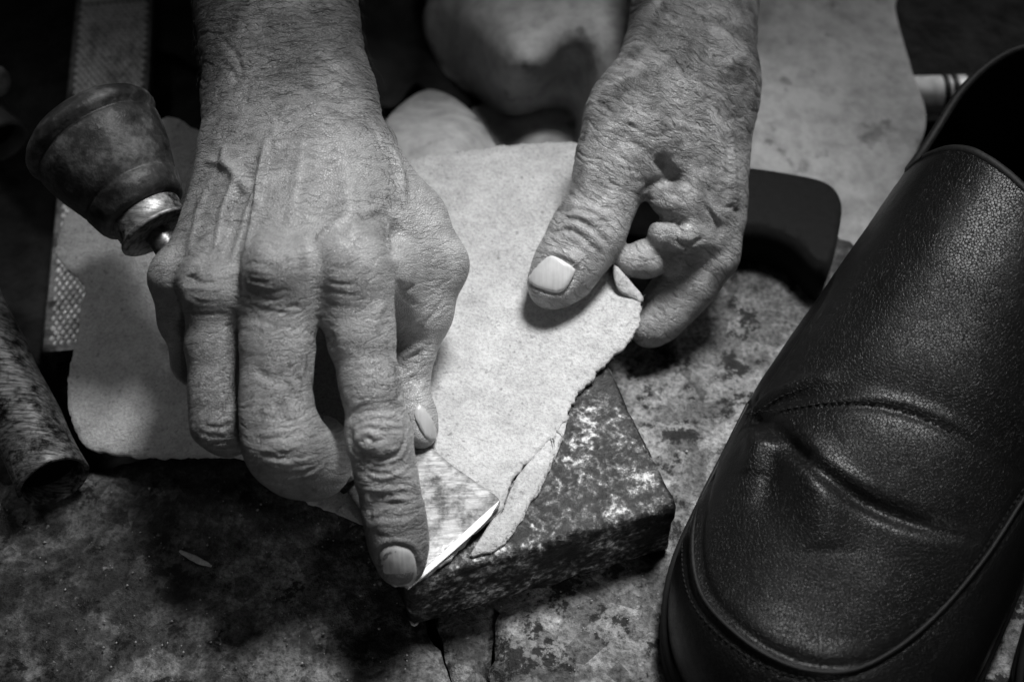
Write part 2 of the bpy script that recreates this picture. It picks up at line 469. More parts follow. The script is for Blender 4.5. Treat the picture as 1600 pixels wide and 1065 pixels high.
# ------------------------------------------------------------------ the cutting board: a thick worn wooden block
BH = 32.
bc = [P(634, 917, BH), P(1058, 793, BH)]
bx = nrm(bc[1] - bc[0]); by = np.array([-bx[1], bx[0], 0]); bl = float(np.linalg.norm(bc[1] - bc[0])); bw = 150.
def m_block():
    m = Mat('worn_block', .62, .35)
    a = m.noise(45, None, 6, .68, .4); g = m.noise(130, None, 5, .65, .6); c = m.noise(420, None, 5, .7)
    t = m.math('ADD', m.math('MULTIPLY', a, .35), m.math('ADD', m.math('MULTIPLY', g, .35), m.math('MULTIPLY', c, .30)))
    col = m.ramp(t, [(.45, .005), (.50, .028), (.545, .11), (.59, .40)])
    col = m.math('MULTIPLY', col, m.ramp(c, [(.34, .2), (.62, 1.25)]))
    m.color(col); m.rough(m.ramp(a, [(.3, .45), (.7, .75)])); m.bump(a, .003, .6); m.bump(c, .0007, .9); m.bump(g, .001, .6); return m.m
nx_, ny_, nz_ = 60, 72, 12
bv = []; bq = []; bidx = {}
def bput(i, j, k):
    if (i, j, k) not in bidx:
        bidx[(i, j, k)] = len(bv); bv.append((i / nx_ * bl, j / ny_ * bw, k / nz_ * BH))
    return bidx[(i, j, k)]
for i in range(nx_):
    for j in range(ny_):
        bq.append([bput(i, j, nz_), bput(i + 1, j, nz_), bput(i + 1, j + 1, nz_), bput(i, j + 1, nz_)])
        bq.append([bput(i, j, 0), bput(i, j + 1, 0), bput(i + 1, j + 1, 0), bput(i + 1, j, 0)])
for k in range(nz_):
    for i in range(nx_):
        bq.append([bput(i, 0, k), bput(i + 1, 0, k), bput(i + 1, 0, k + 1), bput(i, 0, k + 1)])
        bq.append([bput(i + 1, ny_, k), bput(i, ny_, k), bput(i, ny_, k + 1), bput(i + 1, ny_, k + 1)])
    for j in range(ny_):
        bq.append([bput(0, j + 1, k), bput(0, j, k), bput(0, j, k + 1), bput(0, j + 1, k + 1)])
        bq.append([bput(nx_, j, k), bput(nx_, j + 1, k), bput(nx_, j + 1, k + 1), bput(nx_, j, k + 1)])
bv = np.array(bv); bq = np.array(bq)
ctr = np.array([bl / 2, bw / 2, BH / 2]); q = bv - ctr; ed = (np.abs(q) > ctr - .1).sum(1)
bv = bv - np.sign(q) * (ed >= 2)[:, None] * (.9 + .7 * vnoise(bv / 5, 4))[:, None] * (np.abs(q) > ctr - .1)
bn = vert_normals(bv, bq)
bv = bv + bn * (.5 * fbm(bv / 14, 8, 4) - 1.6 * np.clip(vnoise(bv / 9, 77) - .5, 0, 1))[:, None]
bv[:, 2] = np.maximum(bv[:, 2], .2)
bw_v = bc[0] * [1, 1, 0] + bv[:, :1] * bx + bv[:, 1:2] * by + bv[:, 2:] * np.array([0, 0, 1.]) + np.array([0, 0, .8])
tag(mesh('cutting_block', bw_v, bq, m_block(), loc=bc[0] * [1, 1, 0] + bl / 2 * bx + bw / 2 * by), 'thick dark mottled cutting block lying on the stone under the suede', 'cutting block')
BTOP = BH + 1.2

# ------------------------------------------------------------------ the suede piece being cut
M_SUEDE = m_suede()
LZ = tps([(632, 918, BTOP + 2.2), (700, 860, BTOP + 2.6), (780, 795, BTOP + 2.6), (700, 700, BTOP + 3.4), (800, 700, BTOP + 2.8), (870, 680, BTOP + 3), (570, 820, BTOP + .8),
          (560, 640, BTOP + 4), (470, 780, 23), (380, 712, 20), (230, 712, 12), (135, 695, 10), (108, 620, 12), (112, 560, 14), (130, 470, 18), (250, 600, 17), (240, 480, 22),
          (88, 392, 22), (100, 350, 24), (265, 182, 34), (330, 300, 34), (450, 500, 33), (480, 250, 40), (650, 250, 41), (760, 232, 42), (900, 224, 43), (760, 400, 38), (850, 420, 41),
          (760, 560, 35), (880, 560, 37), (980, 470, 42), (985, 525, 40), (930, 585, 36), (960, 380, 43), (1010, 300, 42)])
l_out = [(634, 917), (700, 872), (742, 828), (784, 792), (800, 752), (832, 712), (866, 676), (884, 652), (898, 622), (926, 586), (958, 556), (984, 528), (1000, 492), (1003, 468), (986, 452), (964, 430), (953, 400), (950, 360), (942, 300),
         (930, 250), (905, 225), (860, 223), (800, 226), (720, 236), (640, 250), (560, 262), (440, 250), (330, 212), (266, 183), (232, 200), (180, 260), (120, 310), (99, 350), (87, 392), (104, 420), (131, 447), (128, 480),
         (112, 560), (106, 626), (116, 664), (136, 697), (175, 706), (226, 713), (300, 712), (382, 714), (424, 738), (470, 779), (520, 798), (572, 822), (604, 870)]
lo_ = dense(l_out + [l_out[0]], 4.)[:-1]
q_ = np.c_[lo_ / 11, lo_[:, 0] * 0]; q2 = np.c_[lo_ / 4., lo_[:, 0] * 0]
lo_ = lo_ + np.stack([2.2 * vnoise(q_, 3) + 1.3 * vnoise(q2, 5), 2.2 * vnoise(q_, 4) + 1.3 * vnoise(q2, 6)], 1)
rg = np.clip((lo_[:, 0] - 770) / 40, 0, 1) * (lo_[:, 1] > 470)
lo_ = lo_ + rg[:, None] * np.stack([3.5 * vnoise(np.c_[lo_ / 5., lo_[:, 0] * 0], 13), 3. * vnoise(np.c_[lo_ / 5., lo_[:, 0] * 0], 14)], 1)
lv, lt, ln = fill(lo_, 9.)
lz = LZ(lv[:, 0], lv[:, 1]) + .35 * fbm(np.c_[lv / 60, lv[:, 0] * 0], 12, 3)
LV = np.array([P(x, y, z) for (x, y), z in zip(lv, lz)])
LEATHER = thing('suede_piece', 'large pale suede piece with a curved edge, held down on the block by both hands', 'leather', P(640, 500, BTOP))
sheet('hide', LV, lt, 2.3, M_SUEDE, LEATHER, round_=.12)

# the strip the knife is shaving away, drooping along the cut edge
def ribbon(name, A, B, thick, n=24, rows=5, bulge=0., rag=.22, mat=None, parent=None):
    A = np.asarray(A, float); B = np.asarray(B, float); V = []; T = []
    for i in range(len(A)):
        for k in range(rows):
            t = k / (rows - 1); V.append(A[i] * (1 - t) + B[i] * t + np.array([0, 0, bulge * math.sin(math.pi * t)]))
    for i in range(len(A) - 1):
        for k in range(rows - 1):
            a = i * rows + k; T += [[a, a + rows, a + 1], [a + 1, a + rows, a + rows + 1]]
    V = np.array(V); V = V + rag * np.stack([vnoise(V / 2.2, s) for s in (1, 2, 3)], 1)
    return sheet(name, V, np.array(T), thick, mat, parent)
top = dense([(772, 806), (786, 792), (802, 754), (832, 712), (866, 676), (886, 650)], 5.)
bot = dense([(734, 866), (776, 853), (804, 820), (834, 774), (860, 724), (880, 680)], 5.)
k = min(len(top), len(bot)); top = top[np.linspace(0, len(top) - 1, k).astype(int)]; bot = bot[np.linspace(0, len(bot) - 1, k).astype(int)]
bot = bot + 3 * np.stack([vnoise(np.c_[bot / 9, bot[:, 0] * 0], 8), vnoise(np.c_[bot / 9, bot[:, 0] * 0], 9)], 1)
ribbon('shaved_strip', [P(x + 1, y + 2, LZ([x], [y])[0] - .9) for x, y in top], [P(x + 2, y, BTOP + 1.) for x, y in bot], 1.5, bulge=.3, mat=M_SUEDE, parent=LEATHER)
# the little pointed corner lifted beside the fingertips
fl = fill(dense([(960, 415), (974, 428), (988, 446), (1003, 463), (1000, 468), (982, 461), (968, 452), (961, 434), (960, 415)], 3.)[:-1], 5.)
fz = 43 + np.clip(464 - fl[0][:, 1], 0, 99) * .16
sheet('lifted_corner', np.array([P(x, y, z) for (x, y), z in zip(fl[0], fz)]), fl[1], 1.6, M_SUEDE, LEATHER)
# frayed fibres along the cut edge
fv = []; fq = []; nf = 0
edge = np.array([p for p in lo_ if p[0] > 640 and p[1] > 440 and p[0] > 780] + list(bot))
for i in range(420):
    p = edge[RNG.integers(len(edge))]; z = LZ([p[0]], [p[1]])[0] - RNG.uniform(.4, 2)
    a = P(p[0] - 1, p[1] - 1, z); d = nrm([RNG.normal(.6, .5), RNG.normal(-.5, .5), RNG.normal(-.3, .4)]); L = RNG.uniform(.5, 1.9)
    c = a + d * L * .5 + RNG.normal(0, .2, 3); e = a + d * L + RNG.normal(0, .4, 3)
    v, qd = ptube([a, c, e], [.09, .07, .03], 3); fv.append(v); fq.append(qd + nf); nf += len(v)
for x, y, dx, dy in ((858, 676, 6, 26), (864, 680, 2, 20), (868, 670, 14, 12)):
    a = P(x, y, LZ([x], [y])[0]); e = P(x + dx, y + dy, BTOP + 2); v, qd = ptube([a, (a + e) / 2 + [.4, 0, .5], e], [.22, .18, .06], 4); fv.append(v); fq.append(qd + nf) if qd.shape[1] == 4 else None; nf += len(v)
tag(mesh('frayed_fibres', np.vstack(fv), np.vstack(fq), M_SUEDE, LEATHER), kind='stuff')

# ------------------------------------------------------------------ the knife: turned wooden handle, ferrule, shank, broad flat blade
def m_steel(name, lo, hi, rough=.35, dark=.15, scr=.0002, metal=.85):
    m = Mat(name, rough, .5, metal)
    s1 = m.noise(1, m.coord((110, 900, 600), rot=(0, 0, -.6)), 4, .65); st = m.noise(70, None, 5, .65); sp = m.noise(260, None, 4, .7)
    col = m.mix(m.ramp(s1, [(.35, 0), (.65, 1)]), lo, hi)
    col = m.math('MULTIPLY', col, m.ramp(m.math('ADD', m.math('MULTIPLY', st, .6), m.math('MULTIPLY', sp, .4)), [(.40, dark), (.52, 1)]))
    m.color(col); m.rough(m.ramp(st, [(.35, rough + .3), (.6, rough)])); m.bump(s1, scr, .5); m.bump(sp, .0003, .5); return m.m
M_BLADE = m_steel('blade_steel', .16, .36, .5, .3, metal=.4)
M_EDGE = m_steel('honed_edge', .75, .85, .45, .85, metal=.3)
M_FER = m_steel('ferrule_steel', .2, .5, .5, .08)
M_SHANK = m_steel('shank_steel', .12, .3, .4, .3)
def m_wood():
    m = Mat('handle_wood', .5, .4)
    a = m.noise(45, None, 5, .62); g = m.noise(1, m.coord((160, 160, 900)), 4); c = m.noise(320, None, 4, .7)
    col = m.ramp(m.math('ADD', m.math('MULTIPLY', a, .7), m.math('MULTIPLY', c, .3)), [(.38, .010), (.5, .045), (.64, .19)])
    m.color(col); m.rough(m.ramp(a, [(.3, .32), (.7, .62)])); m.bump(c, .0006, .6); m.bump(a, .0015, .5); return m.m
M_WOOD = m_wood()
h0 = P(140, 205, 96); h1 = P(252, 372, 78)
KN = thing('knife', 'broad skiving knife with a turned wooden handle, pressed flat on the suede', 'knife', P(600, 850, BTOP + 3))
hd = nrm(h1 - h0); s = mmpx(h0)
x_, y_, a_ = basis(hd)
HL = float(np.linalg.norm(h1 - h0))
# bulb: broad at the butt, narrowing towards the ferrule, two turned grooves
pr = [(-8.5, .01), (-8.3, 8), (-7, 16), (-4.5, 21.5), (-2, 24.6), (.5, 26.2), (2.6, 26.4), (4.2, 25.6), (5.0, 23.6), (6, 23.6), (7.2, 24.9), (12, 24.2), (18, 22.6), (24, 20.6), (28, 19.2), (28.6, 17.9), (29.8, 17.9), (30.6, 18.7),
      (34, 17.9), (37, 17.1), (38.5, 16.2), (39.2, 14.0), (39.3, 10)]
HN = lathe('handle', h0, hd, pr, M_WOOD, KN, 64, .012)
lathe('ferrule', h0, hd, [(39.0, 9), (39.1, 13.0), (39.8, 13.5), (43, 13.3), (46, 13.1), (46.6, 14.2), (47.6, 14.4), (48.2, 13.8), (48.3, 5)], M_FER, KN, 48)
sh = [h0 + hd * 47.5, h0 + hd * 62, P(330, 500, 66), P(470, 680, BTOP + 9), P(545, 760, BTOP + 4.6)]
v, qd = ptube(dense(sh, 4.), np.linspace(5.2, 3.4, len(dense(sh, 4.))), 12)
mesh('shank', v, qd, M_SHANK, KN)
# blade: a flared flat plate on the suede, its end ground to a bright bevel
bo = [(520, 738), (548, 780), (577, 822), (610, 874), (634, 914), (672, 884), (716, 848), (756, 814), (781, 788), (746, 758), (706, 728), (672, 698), (640, 672), (600, 650), (560, 655)]
BZ = lambda x, y: BTOP + 4.6 + max(0, (870 - y)) * .006
bpo = dense(bo + [bo[0]], 6.)[:-1]
v2, t2, n2 = fill(bpo, 9.)
VB = np.array([P(x, y, LZ([x], [y])[0] + 1.15) for x, y in v2])
cen = nrm(np.cross(P(781, 788, BTOP + 4) - P(634, 914, BTOP + 4), P(672, 698, BTOP + 4) - P(634, 914, BTOP + 4))); cen = cen * np.sign(cen[2])
# flatten to a true plane
A_ = np.c_[VB[:, :2], np.ones(len(VB))]; co = np.linalg.lstsq(A_, VB[:, 2], rcond=None)[0]
VB[:, 2] = A_ @ co + .5
BL = sheet('blade', VB, t2, 1.1, M_BLADE, KN, round_=.05)
e0 = [(636, 918), (674, 888), (718, 852), (758, 817), (783, 789)]; e1 = [(652, 896), (690, 864), (724, 834), (756, 806), (780, 786)]
pl = lambda x, y, up: (lambda p: np.array([p[0], p[1], np.array([p[0], p[1], 1]) @ co + .5 + up]))(P(x, y, BTOP + 4.5))
ribbon('bevel', [pl(x, y, .22) for x, y in dense(e1, 6.)], [pl(x, y, -.15) for x, y in dense(e0, 6.)[:len(dense(e1, 6.))]], .25, mat=M_EDGE, parent=KN, rows=3, rag=.0) if len(dense(e0, 6.)) >= len(dense(e1, 6.)) else None

# ------------------------------------------------------------------ creases, tendons and veins, drawn where the photograph shows them
def nail(S, outline, mat, parent, lift=.18, thick=.6):
    o = dense(outline + [outline[0]], 3.)[:-1]; v, t, n = fill(o, 4.)
    X = S.hit(v); ok = ~np.isnan(X[:, 0])
    for i in np.where(~ok)[0]: X[i] = X[np.where(ok)[0][np.argmin(((v[ok] - v[i]) ** 2).sum(1))]]
    # fit a smooth curved plate through the hits
    c = X.mean(0); _, _, vt = np.linalg.svd(X - c); nn = vt[2] * np.sign(vt[2] @ (CAM - c)); e1, e2 = vt[0], vt[1]
    a = (X - c) @ e1; b = (X - c) @ e2; A = np.c_[np.ones(len(a)), a, b, a * a, a * b, b * b]
    z = A @ np.linalg.lstsq(A, (X - c) @ nn, rcond=None)[0]
    X = c + a[:, None] * e1 + b[:, None] * e2 + (z + lift)[:, None] * nn
    T = t.copy(); nm = vert_normals(X, T)
    if (nm @ nn).mean() < 0: T = T[:, ::-1]
    n_ = len(X); es = set(map(tuple, np.concatenate([T[:, [0, 1]], T[:, [1, 2]], T[:, [2, 0]]]).tolist())); bd = [(p, q) for p, q in es if (q, p) not in es]
    bdv = np.unique([p for p, q in bd]); X[bdv] -= nn * .3
    XB = X - nn * thick; Fq = [list(x) for x in T] + [list(x[::-1] + n_) for x in T] + [[q, p, p + n_, q + n_] for p, q in bd]
    return mesh('fingernail', np.vstack([X, XB]), Fq, mat, parent)

def jig(pts, s=1.5):
    return [(x + RNG.normal(0, s), y + RNG.normal(0, s)) for x, y in pts]

def arcs(S, a, b, n, sag, w, h, dx=0, dy=0, jit=2.):
    """n crease lines between two end points, stepping by (dx, dy), bowed by sag"""
    for i in range(n):
        ox, oy = dx * i + RNG.normal(0, jit), dy * i + RNG.normal(0, jit)
        t0, t1 = RNG.uniform(0, .25), RNG.uniform(.75, 1)
        pts = [(a[0] + (b[0] - a[0]) * t + ox, a[1] + (b[1] - a[1]) * t + oy + sag * math.sin(math.pi * t) + RNG.normal(0, 1.2)) for t in np.linspace(t0, t1, 5)]
        S.stroke(pts, w, h * RNG.uniform(.5, 1.1))

def exec_strokes_r(S):
    st = S.stroke
    # extensor tendons on the back of the hand
    st([(478, 205), (466, 290), (450, 370)], 2.6, 1.4); st([(415, 225), (408, 280), (398, 345), (385, 390)], 1.6, 1.9)
    st([(535, 225), (545, 300), (548, 370)], 2.8, 1.3); st([(372, 270), (350, 330), (330, 410)], 1.7, 1.5); st([(335, 270), (312, 330), (295, 400)], 1.8, .9)
    st([(395, 300), (378, 350), (362, 400), (360, 425)], 1.2, .9); st([(425, 180), (432, 240)], 1.3, .5)
    # veins
    st([(352, 235), (352, 252), (364, 268), (378, 285), (385, 296)], 2.0, 1.6, False)
    st([(385, 296), (402, 292), (410, 270), (412, 240)], 1.2, .8); st([(322, 250), (340, 256), (356, 262)], 1.4, 1.0)
    st([(490, 385), (510, 362), (545, 345), (580, 330), (602, 318)], 1.8, 1.6); st([(478, 372), (488, 358), (498, 345)], 1.2, .7)
    st([(606, 350), (612, 375), (608, 392)], 1.8, 1.3); st([(600, 470), (588, 490), (582, 520)], 2., .9); st([(614, 240), (626, 275), (630, 310)], 2.0, 1.5)
    # hollows between the knuckles and beside the thumb web
    st([(545, 408), (548, 422)], 11, 1.2, False); st([(428, 408), (430, 422)], 9.5, 1.3, False); st([(322, 446), (324, 452)], 7, .8, False); st([(262, 420), (264, 428)], 6, 1., False)
    st([(484, 370), (487, 400), (492, 440), (500, 480)], 4., -2.0); st([(366, 395), (366, 430), (372, 470)], 3.2, -1.9); st([(300, 425), (298, 450)], 3., -1.4)
    st([(505, 345), (500, 300), (505, 260)], 6., -1.5); st([(425, 360), (438, 310), (446, 260)], 5.5, -1.2); st([(350, 400), (368, 340), (382, 300)], 4, -1.2)
    st([(605, 395), (616, 372), (628, 350)], 3.2, -2.4); st([(560, 340), (590, 325), (610, 320)], 4.5, -1.3); st([(330, 410), (345, 380), (352, 340)], 4.5, -1.3); st([(435, 380), (460, 330), (470, 290)], 5., -1.)
    st([(492, 535), (510, 525), (520, 545)], 2.5, -1.2)
    # knuckle puckers
    for cx, cy, w, n in ((412, 440, 44, 9), (322, 462, 40, 7), (530, 446, 40, 3), (420, 480, 40, 5)):
        for i in range(n):
            y = cy - 30 + 62 * i / n + RNG.normal(0, 2); x0 = cx - w * RNG.uniform(.5, .9); x1 = cx + w * RNG.uniform(.2, .8)
            st(jig([(x0, y), ((x0 + x1) / 2, y + RNG.uniform(2, 9)), (x1, y + RNG.uniform(0, 12))], 1.5), .7, -RNG.uniform(.2, .42))
    for i in range(26):   # loose skin towards the finger roots
        x = RNG.uniform(385, 600); y = RNG.uniform(470, 545); a = RNG.normal(.35, .4); L = RNG.uniform(12, 32)
        st(jig([(x, y), (x + L * math.cos(a) / 2, y + L * math.sin(a) / 2), (x + L * math.cos(a), y + L * math.sin(a))], 1), .7, -RNG.uniform(.12, .32))
    # wrist creases
    for i in range(26):
        y = RNG.uniform(-20, 235); x0 = 318 + RNG.uniform(-10, 120) + max(0, 60 - y) * .0; x1 = x0 + RNG.uniform(60, 190)
        st(jig([(x0, y + 18), ((x0 + x1) / 2, y + 4), (x1, y - 4)], 2), 1.0, -RNG.uniform(.15, .42))
    for x0, y0, x1, y1 in ((545, 160, 585, 200), (560, 175, 600, 240), (330, 90, 375, 130), (345, 60, 380, 120)):
        st(jig([(x0, y0), ((x0 + x1) / 2 + 6, (y0 + y1) / 2 - 4), (x1, y1)], 1), 1.2, -.7)
    # forefinger: middle-joint rosette
    st([(548, 668), (550, 690), (568, 709), (596, 717), (622, 708), (634, 688), (635, 662)], 1.15, -1.05)
    st([(545, 672), (548, 700), (570, 722), (600, 729), (630, 718), (643, 690)], 1.0, -.75); st([(552, 716), (580, 737), (612, 739), (644, 716)], 1.0, -.7)
    st([(556, 732), (585, 750), (620, 748), (648, 730)], 1., -.55); st([(546, 660), (560, 647), (590, 640), (620, 642), (638, 654)], 1.0, -.7); st([(540, 655), (565, 636), (600, 630), (632, 638)], 1., -.55)
    st([(556, 676), (570, 668), (600, 672), (630, 671)], .85, -.75); st([(560, 694), (574, 684), (584, 690), (596, 686), (604, 678)], .85, -.75); st([(556, 664), (580, 656), (612, 657), (632, 660)], .8, -.55)
    st([(585, 700), (600, 700), (612, 692)], 3., .5); st([(565, 684), (585, 678), (610, 680)], 5, .5)
    # forefinger: lines between the joints, then the loose end-joint skin
    arcs(S, (562, 752), (652, 742), 7, 6, .9, -.55, .9, 9); arcs(S, (570, 770), (655, 760), 6, -5, 1., -.6, .4, 9)
    st([(572, 800), (585, 786), (612, 786), (640, 796)], 1.4, -.9); st([(575, 815), (578, 800), (590, 792)], 1.2, -.8); st([(590, 806), (612, 800), (636, 806)], 1.0, -.6); st([(584, 830), (600, 838), (630, 836)], .9, -.4)
    arcs(S, (528, 560), (625, 552), 5, 3, .7, -.14, 2, 16)
    # middle finger: bent joint
    arcs(S, (384, 668), (478, 664), 6, 6, .85, -.5, .5, 9); arcs(S, (390, 712), (500, 705), 4, 12, .9, -.5, 3, 12); arcs(S, (380, 590), (475, 575), 4, 3, .7, -.14, 1, 16)
    st([(400, 575), (420, 590), (450, 592)], 1.6, -.6); st([(440, 640), (450, 660), (446, 690)], .8, -.35); st([(478, 560), (488, 590), (496, 640)], 1.5, -.6)
    # ring finger
    arcs(S, (304, 664), (372, 668), 5, 5, .8, -.45, 0, 8); arcs(S, (304, 590), (372, 590), 5, 4, .7, -.14, 0, 12); st([(352, 500), (362, 540), (362, 580)], 1.6, -.6)
    # thumb: deep folds on its palm side, and the joint
    for i in range(6):
        y = 555 + 9 * i; st(jig([(620, y + 18), (640, y + 8), (662, y - 8)], 1), 1.2, -1.3)
    st([(618, 440), (634, 452), (650, 448)], 1.2, -.8); st([(620, 452), (640, 470), (652, 476)], 1.1, -.6); st([(650, 520), (672, 500), (690, 470)], 1., -.35)
    arcs(S, (655, 470), (705, 430), 5, 4, .9, -.3, 2, 12)
    st([(650, 628), (668, 652), (682, 676), (681, 690)], 1., -.8); st([(648, 640), (655, 668), (668, 688)], 1.1, -.7)
    # nail fold of the forefinger
    st([(590, 880), (592, 866), (601, 856), (621, 852), (643, 861), (652, 888), (649, 905)], 1.0, -.9); st([(586, 862), (600, 848), (621, 844), (648, 854), (659, 884)], 1.6, .55)
    st([(592, 890), (600, 905)], .8, -.6)
    S.disp *= 1.22

def strokes_left(S):
    st = lambda p, w, h, t=True: S.stroke(p, w, h * 1.45, t)
    # thumb joint folds
    for ln, h in (([(874, 336), (900, 326), (935, 338), (960, 366)], -.6), ([(868, 351), (890, 341), (920, 352), (950, 382)], -.85), ([(863, 367), (884, 359), (908, 369), (938, 397)], -.9), ([(882, 375), (902, 387), (926, 405)], -.6), ([(884, 320), (912, 312), (946, 326)], -.4)):
        st(ln, .95, h)
    st([(868, 360), (892, 351), (918, 363), (942, 390)], 1.2, .45); st([(872, 344), (896, 335), (928, 346), (954, 374)], 1.2, .4)
    # web fold and palm creases
    st([(1026, 250), (1040, 262), (1052, 275), (1064, 280)], 2.2, -1.8); st([(1005, 296), (1022, 284), (1045, 282), (1062, 278)], 1.6, -1.2); st([(1036, 258), (1046, 285)], 1.6, -1.2)
    st([(1008, 344), (1040, 342), (1080, 352)], 1.6, -1.6); st([(1056, 345), (1062, 358), (1060, 366)], 1.2, -1.2); st([(1056, 378), (1075, 384), (1098, 374)], 1.3, -1.1); st([(1040, 395), (1060, 398), (1085, 390)], 1.5, -1.4)
    st([(1100, 320), (1120, 350), (1124, 380)], 1.2, -.7); st([(1045, 300), (1065, 305), (1085, 300)], 1.2, -.8)
    st([(1012, 500), (1022, 512)], 1.2, .3)
    # tendons and veins near the wrist, bone at the thumb root
    st([(930, 215), (955, 200), (975, 180)], 3, 1.2); st([(950, 240), (975, 215), (985, 190)], 2.2, -1.3); st([(1085, 60), (1088, 120), (1096, 180)], 2.4, 1.4); st([(1110, 180), (1125, 240), (1130, 290)], 2., 1.1); st([(1140, 200), (1145, 270), (1150, 330)], 2., 1.)
    st([(1020, 60), (1050, 60), (1085, 70)], 1.4, -.6); st([(1015, 80), (1050, 84), (1080, 92)], 1.2, -.5); st([(1090, 30), (1120, 36), (1150, 30)], 1.4, -.6)
    for i in range(34):
        x = RNG.uniform(920, 1140); y = RNG.uniform(60, 330); a = RNG.normal(.5, .5); L = RNG.uniform(14, 40)
        st(jig([(x, y), (x + L * math.cos(a) / 2, y + L * math.sin(a) / 2), (x + L * math.cos(a), y + L * math.sin(a))], 2), .95, -RNG.uniform(.2, .5))
    st([(858, 398), (882, 406), (900, 420), (892, 442), (878, 459)], 1.2, -1.0); st([(856, 392), (884, 400), (905, 416)], 1.8, .5); st([(824, 441), (850, 454), (876, 460)], 1.0, -.6)

# ------------------------------------------------------------------ the person: two bare hands reaching in
PERSON = thing('person', 'person with bare, wrinkled, hairy hands, one pressing a knife and one holding suede', 'person', P(700, -60, 0))

def J(px, py, z, rpx):
    p = P(px, py, z); return p, rpx * mmpx(p)

def bones(G, D, js, k, **kw):
    for (a, ra), (b, rb) in zip(js[:-1], js[1:]): G.capsule(D, a, b, ra, rb, k, **kw)

def right_hand(h):
    G = Grid((-160, -150, 10), (-5, 235, 158), h)
    palm = G.new()
    up = np.array([0, .12, 1.])
    G.capsule(palm, P(455, 185, 101), P(392, -300, 126), 29.5, 34, 6, flat=up, fac=.70)
    G.capsule(palm, P(460, 235, 102), P(456, 170, 102), 29.5, 29, 10, flat=up, fac=.66)
    mc = [((538, 245, 103), 42, (550, 432, 108), 56), ((478, 235, 107), 50, (437, 436, 111), 58), ((410, 240, 104), 46, (338, 452, 104), 46), ((362, 255, 98), 42, (284, 438, 96), 36)]
    for (a, ra, b, rb) in mc:
        A, r0 = J(*a, ra); B, r1 = J(*b, rb); G.capsule(palm, A, B, r0, r1, 11)
        dn = np.array([0, 4, -13.]); G.capsule(palm, A + dn, B + dn + [0, 6, 0], r0 * 1.0, r1 * .9, 9)
    # thenar mass and the web towards the thumb
    G.capsule(palm, P(574, 262, 92), P(634, 350, 84), 11.5, 11.5, 11)
    G.capsule(palm, P(575, 330, 96), P(640, 400, 84), 11, 9, 10)
    G.capsule(palm, P(606, 425, 92), P(630, 478, 74), 9, 8, 8)
    for (x, y, z, r) in ((437, 418, 118, 46), (545, 408, 114, 48), (322, 440, 107, 34), (270, 425, 97, 27)):
        p, rr = J(x, y, z, r); G.ball(palm, p, rr, 6)
    ch = {
        'index': ([J(550, 432, 108, 56), J(562, 515, 97, 52), J(579, 600, 87, 45), J(592, 682, 76, 48.5), J(604, 745, 66, 45), J(614, 800, 57.5, 45.5), J(622, 845, 50, 43), J(627, 878, 44.5, 38)], 9, 5),
        'middle': ([J(437, 436, 111, 56), J(434, 535, 98, 51), J(431, 615, 88, 49), J(438, 684, 80, 53), J(452, 704, 73, 54), J(470, 718, 64, 53), J(492, 722, 55, 50), J(502, 690, 48, 42)], 9, 8),
        'ring': ([J(338, 452, 104, 44), J(337, 540, 90, 40), J(338, 610, 80, 38), J(342, 660, 73, 38), J(356, 670, 63, 37), J(400, 660, 50, 34)], 8, 7),
        'little': ([J(276, 438, 94, 34), J(286, 500, 80, 31), J(305, 565, 64, 30), J(345, 595, 52, 27)], 9, 8),
        'thumb': ([J(586, 275, 92, 35), J(648, 340, 84, 40), J(684, 412, 75, 45), J(664, 490, 63, 40), J(640, 560, 53, 34), J(636, 600, 48, 31), J(648, 650, 44, 31), J(657, 674, 42, 27)], 11, 5),
    }
    out = palm.copy()
    for js, kp, kc in ch.values():
        d = G.new(); bones(G, d, js, kc); out = np.minimum(out, smin(palm, d, kp)) if out is None else smin(out, smin(palm, d, kp), 1.2)
    return G, out
G, D = right_hand(RES_R)
S = Skin(G, D)
exec_strokes_r(S)
# the loose skin's own folds: transverse ridges over wrist and joints, slack lengthwise ones on the back of the hand
uu, vv = -(S.V @ U_), S.V[:, 0]; wob = 4 * vnoise(S.V / 14, 41)
f1 = 1 - np.abs(vnoise(np.c_[(uu + wob) / 2.6, vv / 11, S.V[:, 2] / 30], 42)); f2 = 1 - np.abs(vnoise(np.c_[(uu + wob) / 1.5, vv / 6, S.V[:, 2] / 30], 43))
bl2 = lambda x, y, rx, ry: np.exp(-(((S.px - x) / rx) ** 2 + ((S.py - y) / ry) ** 2))
wj = np.clip((260 - S.py) / 120, .12, 1) + .75 * bl2(605, 775, 80, 55) + .2 * bl2(595, 690, 70, 40) + .6 * bl2(440, 700, 90, 50) + .6 * bl2(340, 670, 60, 40) + .4 * bl2(440, 510, 120, 40) + .5 * bl2(640, 560, 50, 60)
nm_ = 1 - np.clip(1.6 * (bl2(622, 886, 34, 36) + bl2(666, 660, 24, 36)), 0, 1)
S.apply(nm_ * np.clip(wj, 0, 1.2) * (-.55 * np.clip(f1 - .72, 0, 1) * 2.2 - .32 * np.clip(f2 - .7, 0, 1) * 2.2) + .3 * nm_ * vnoise(S.V / 9, 44))
u_ = -(S.V @ U_); v_ = S.V[:, 0]
M_SKIN = m_skin('weathered_skin', .19, .35)
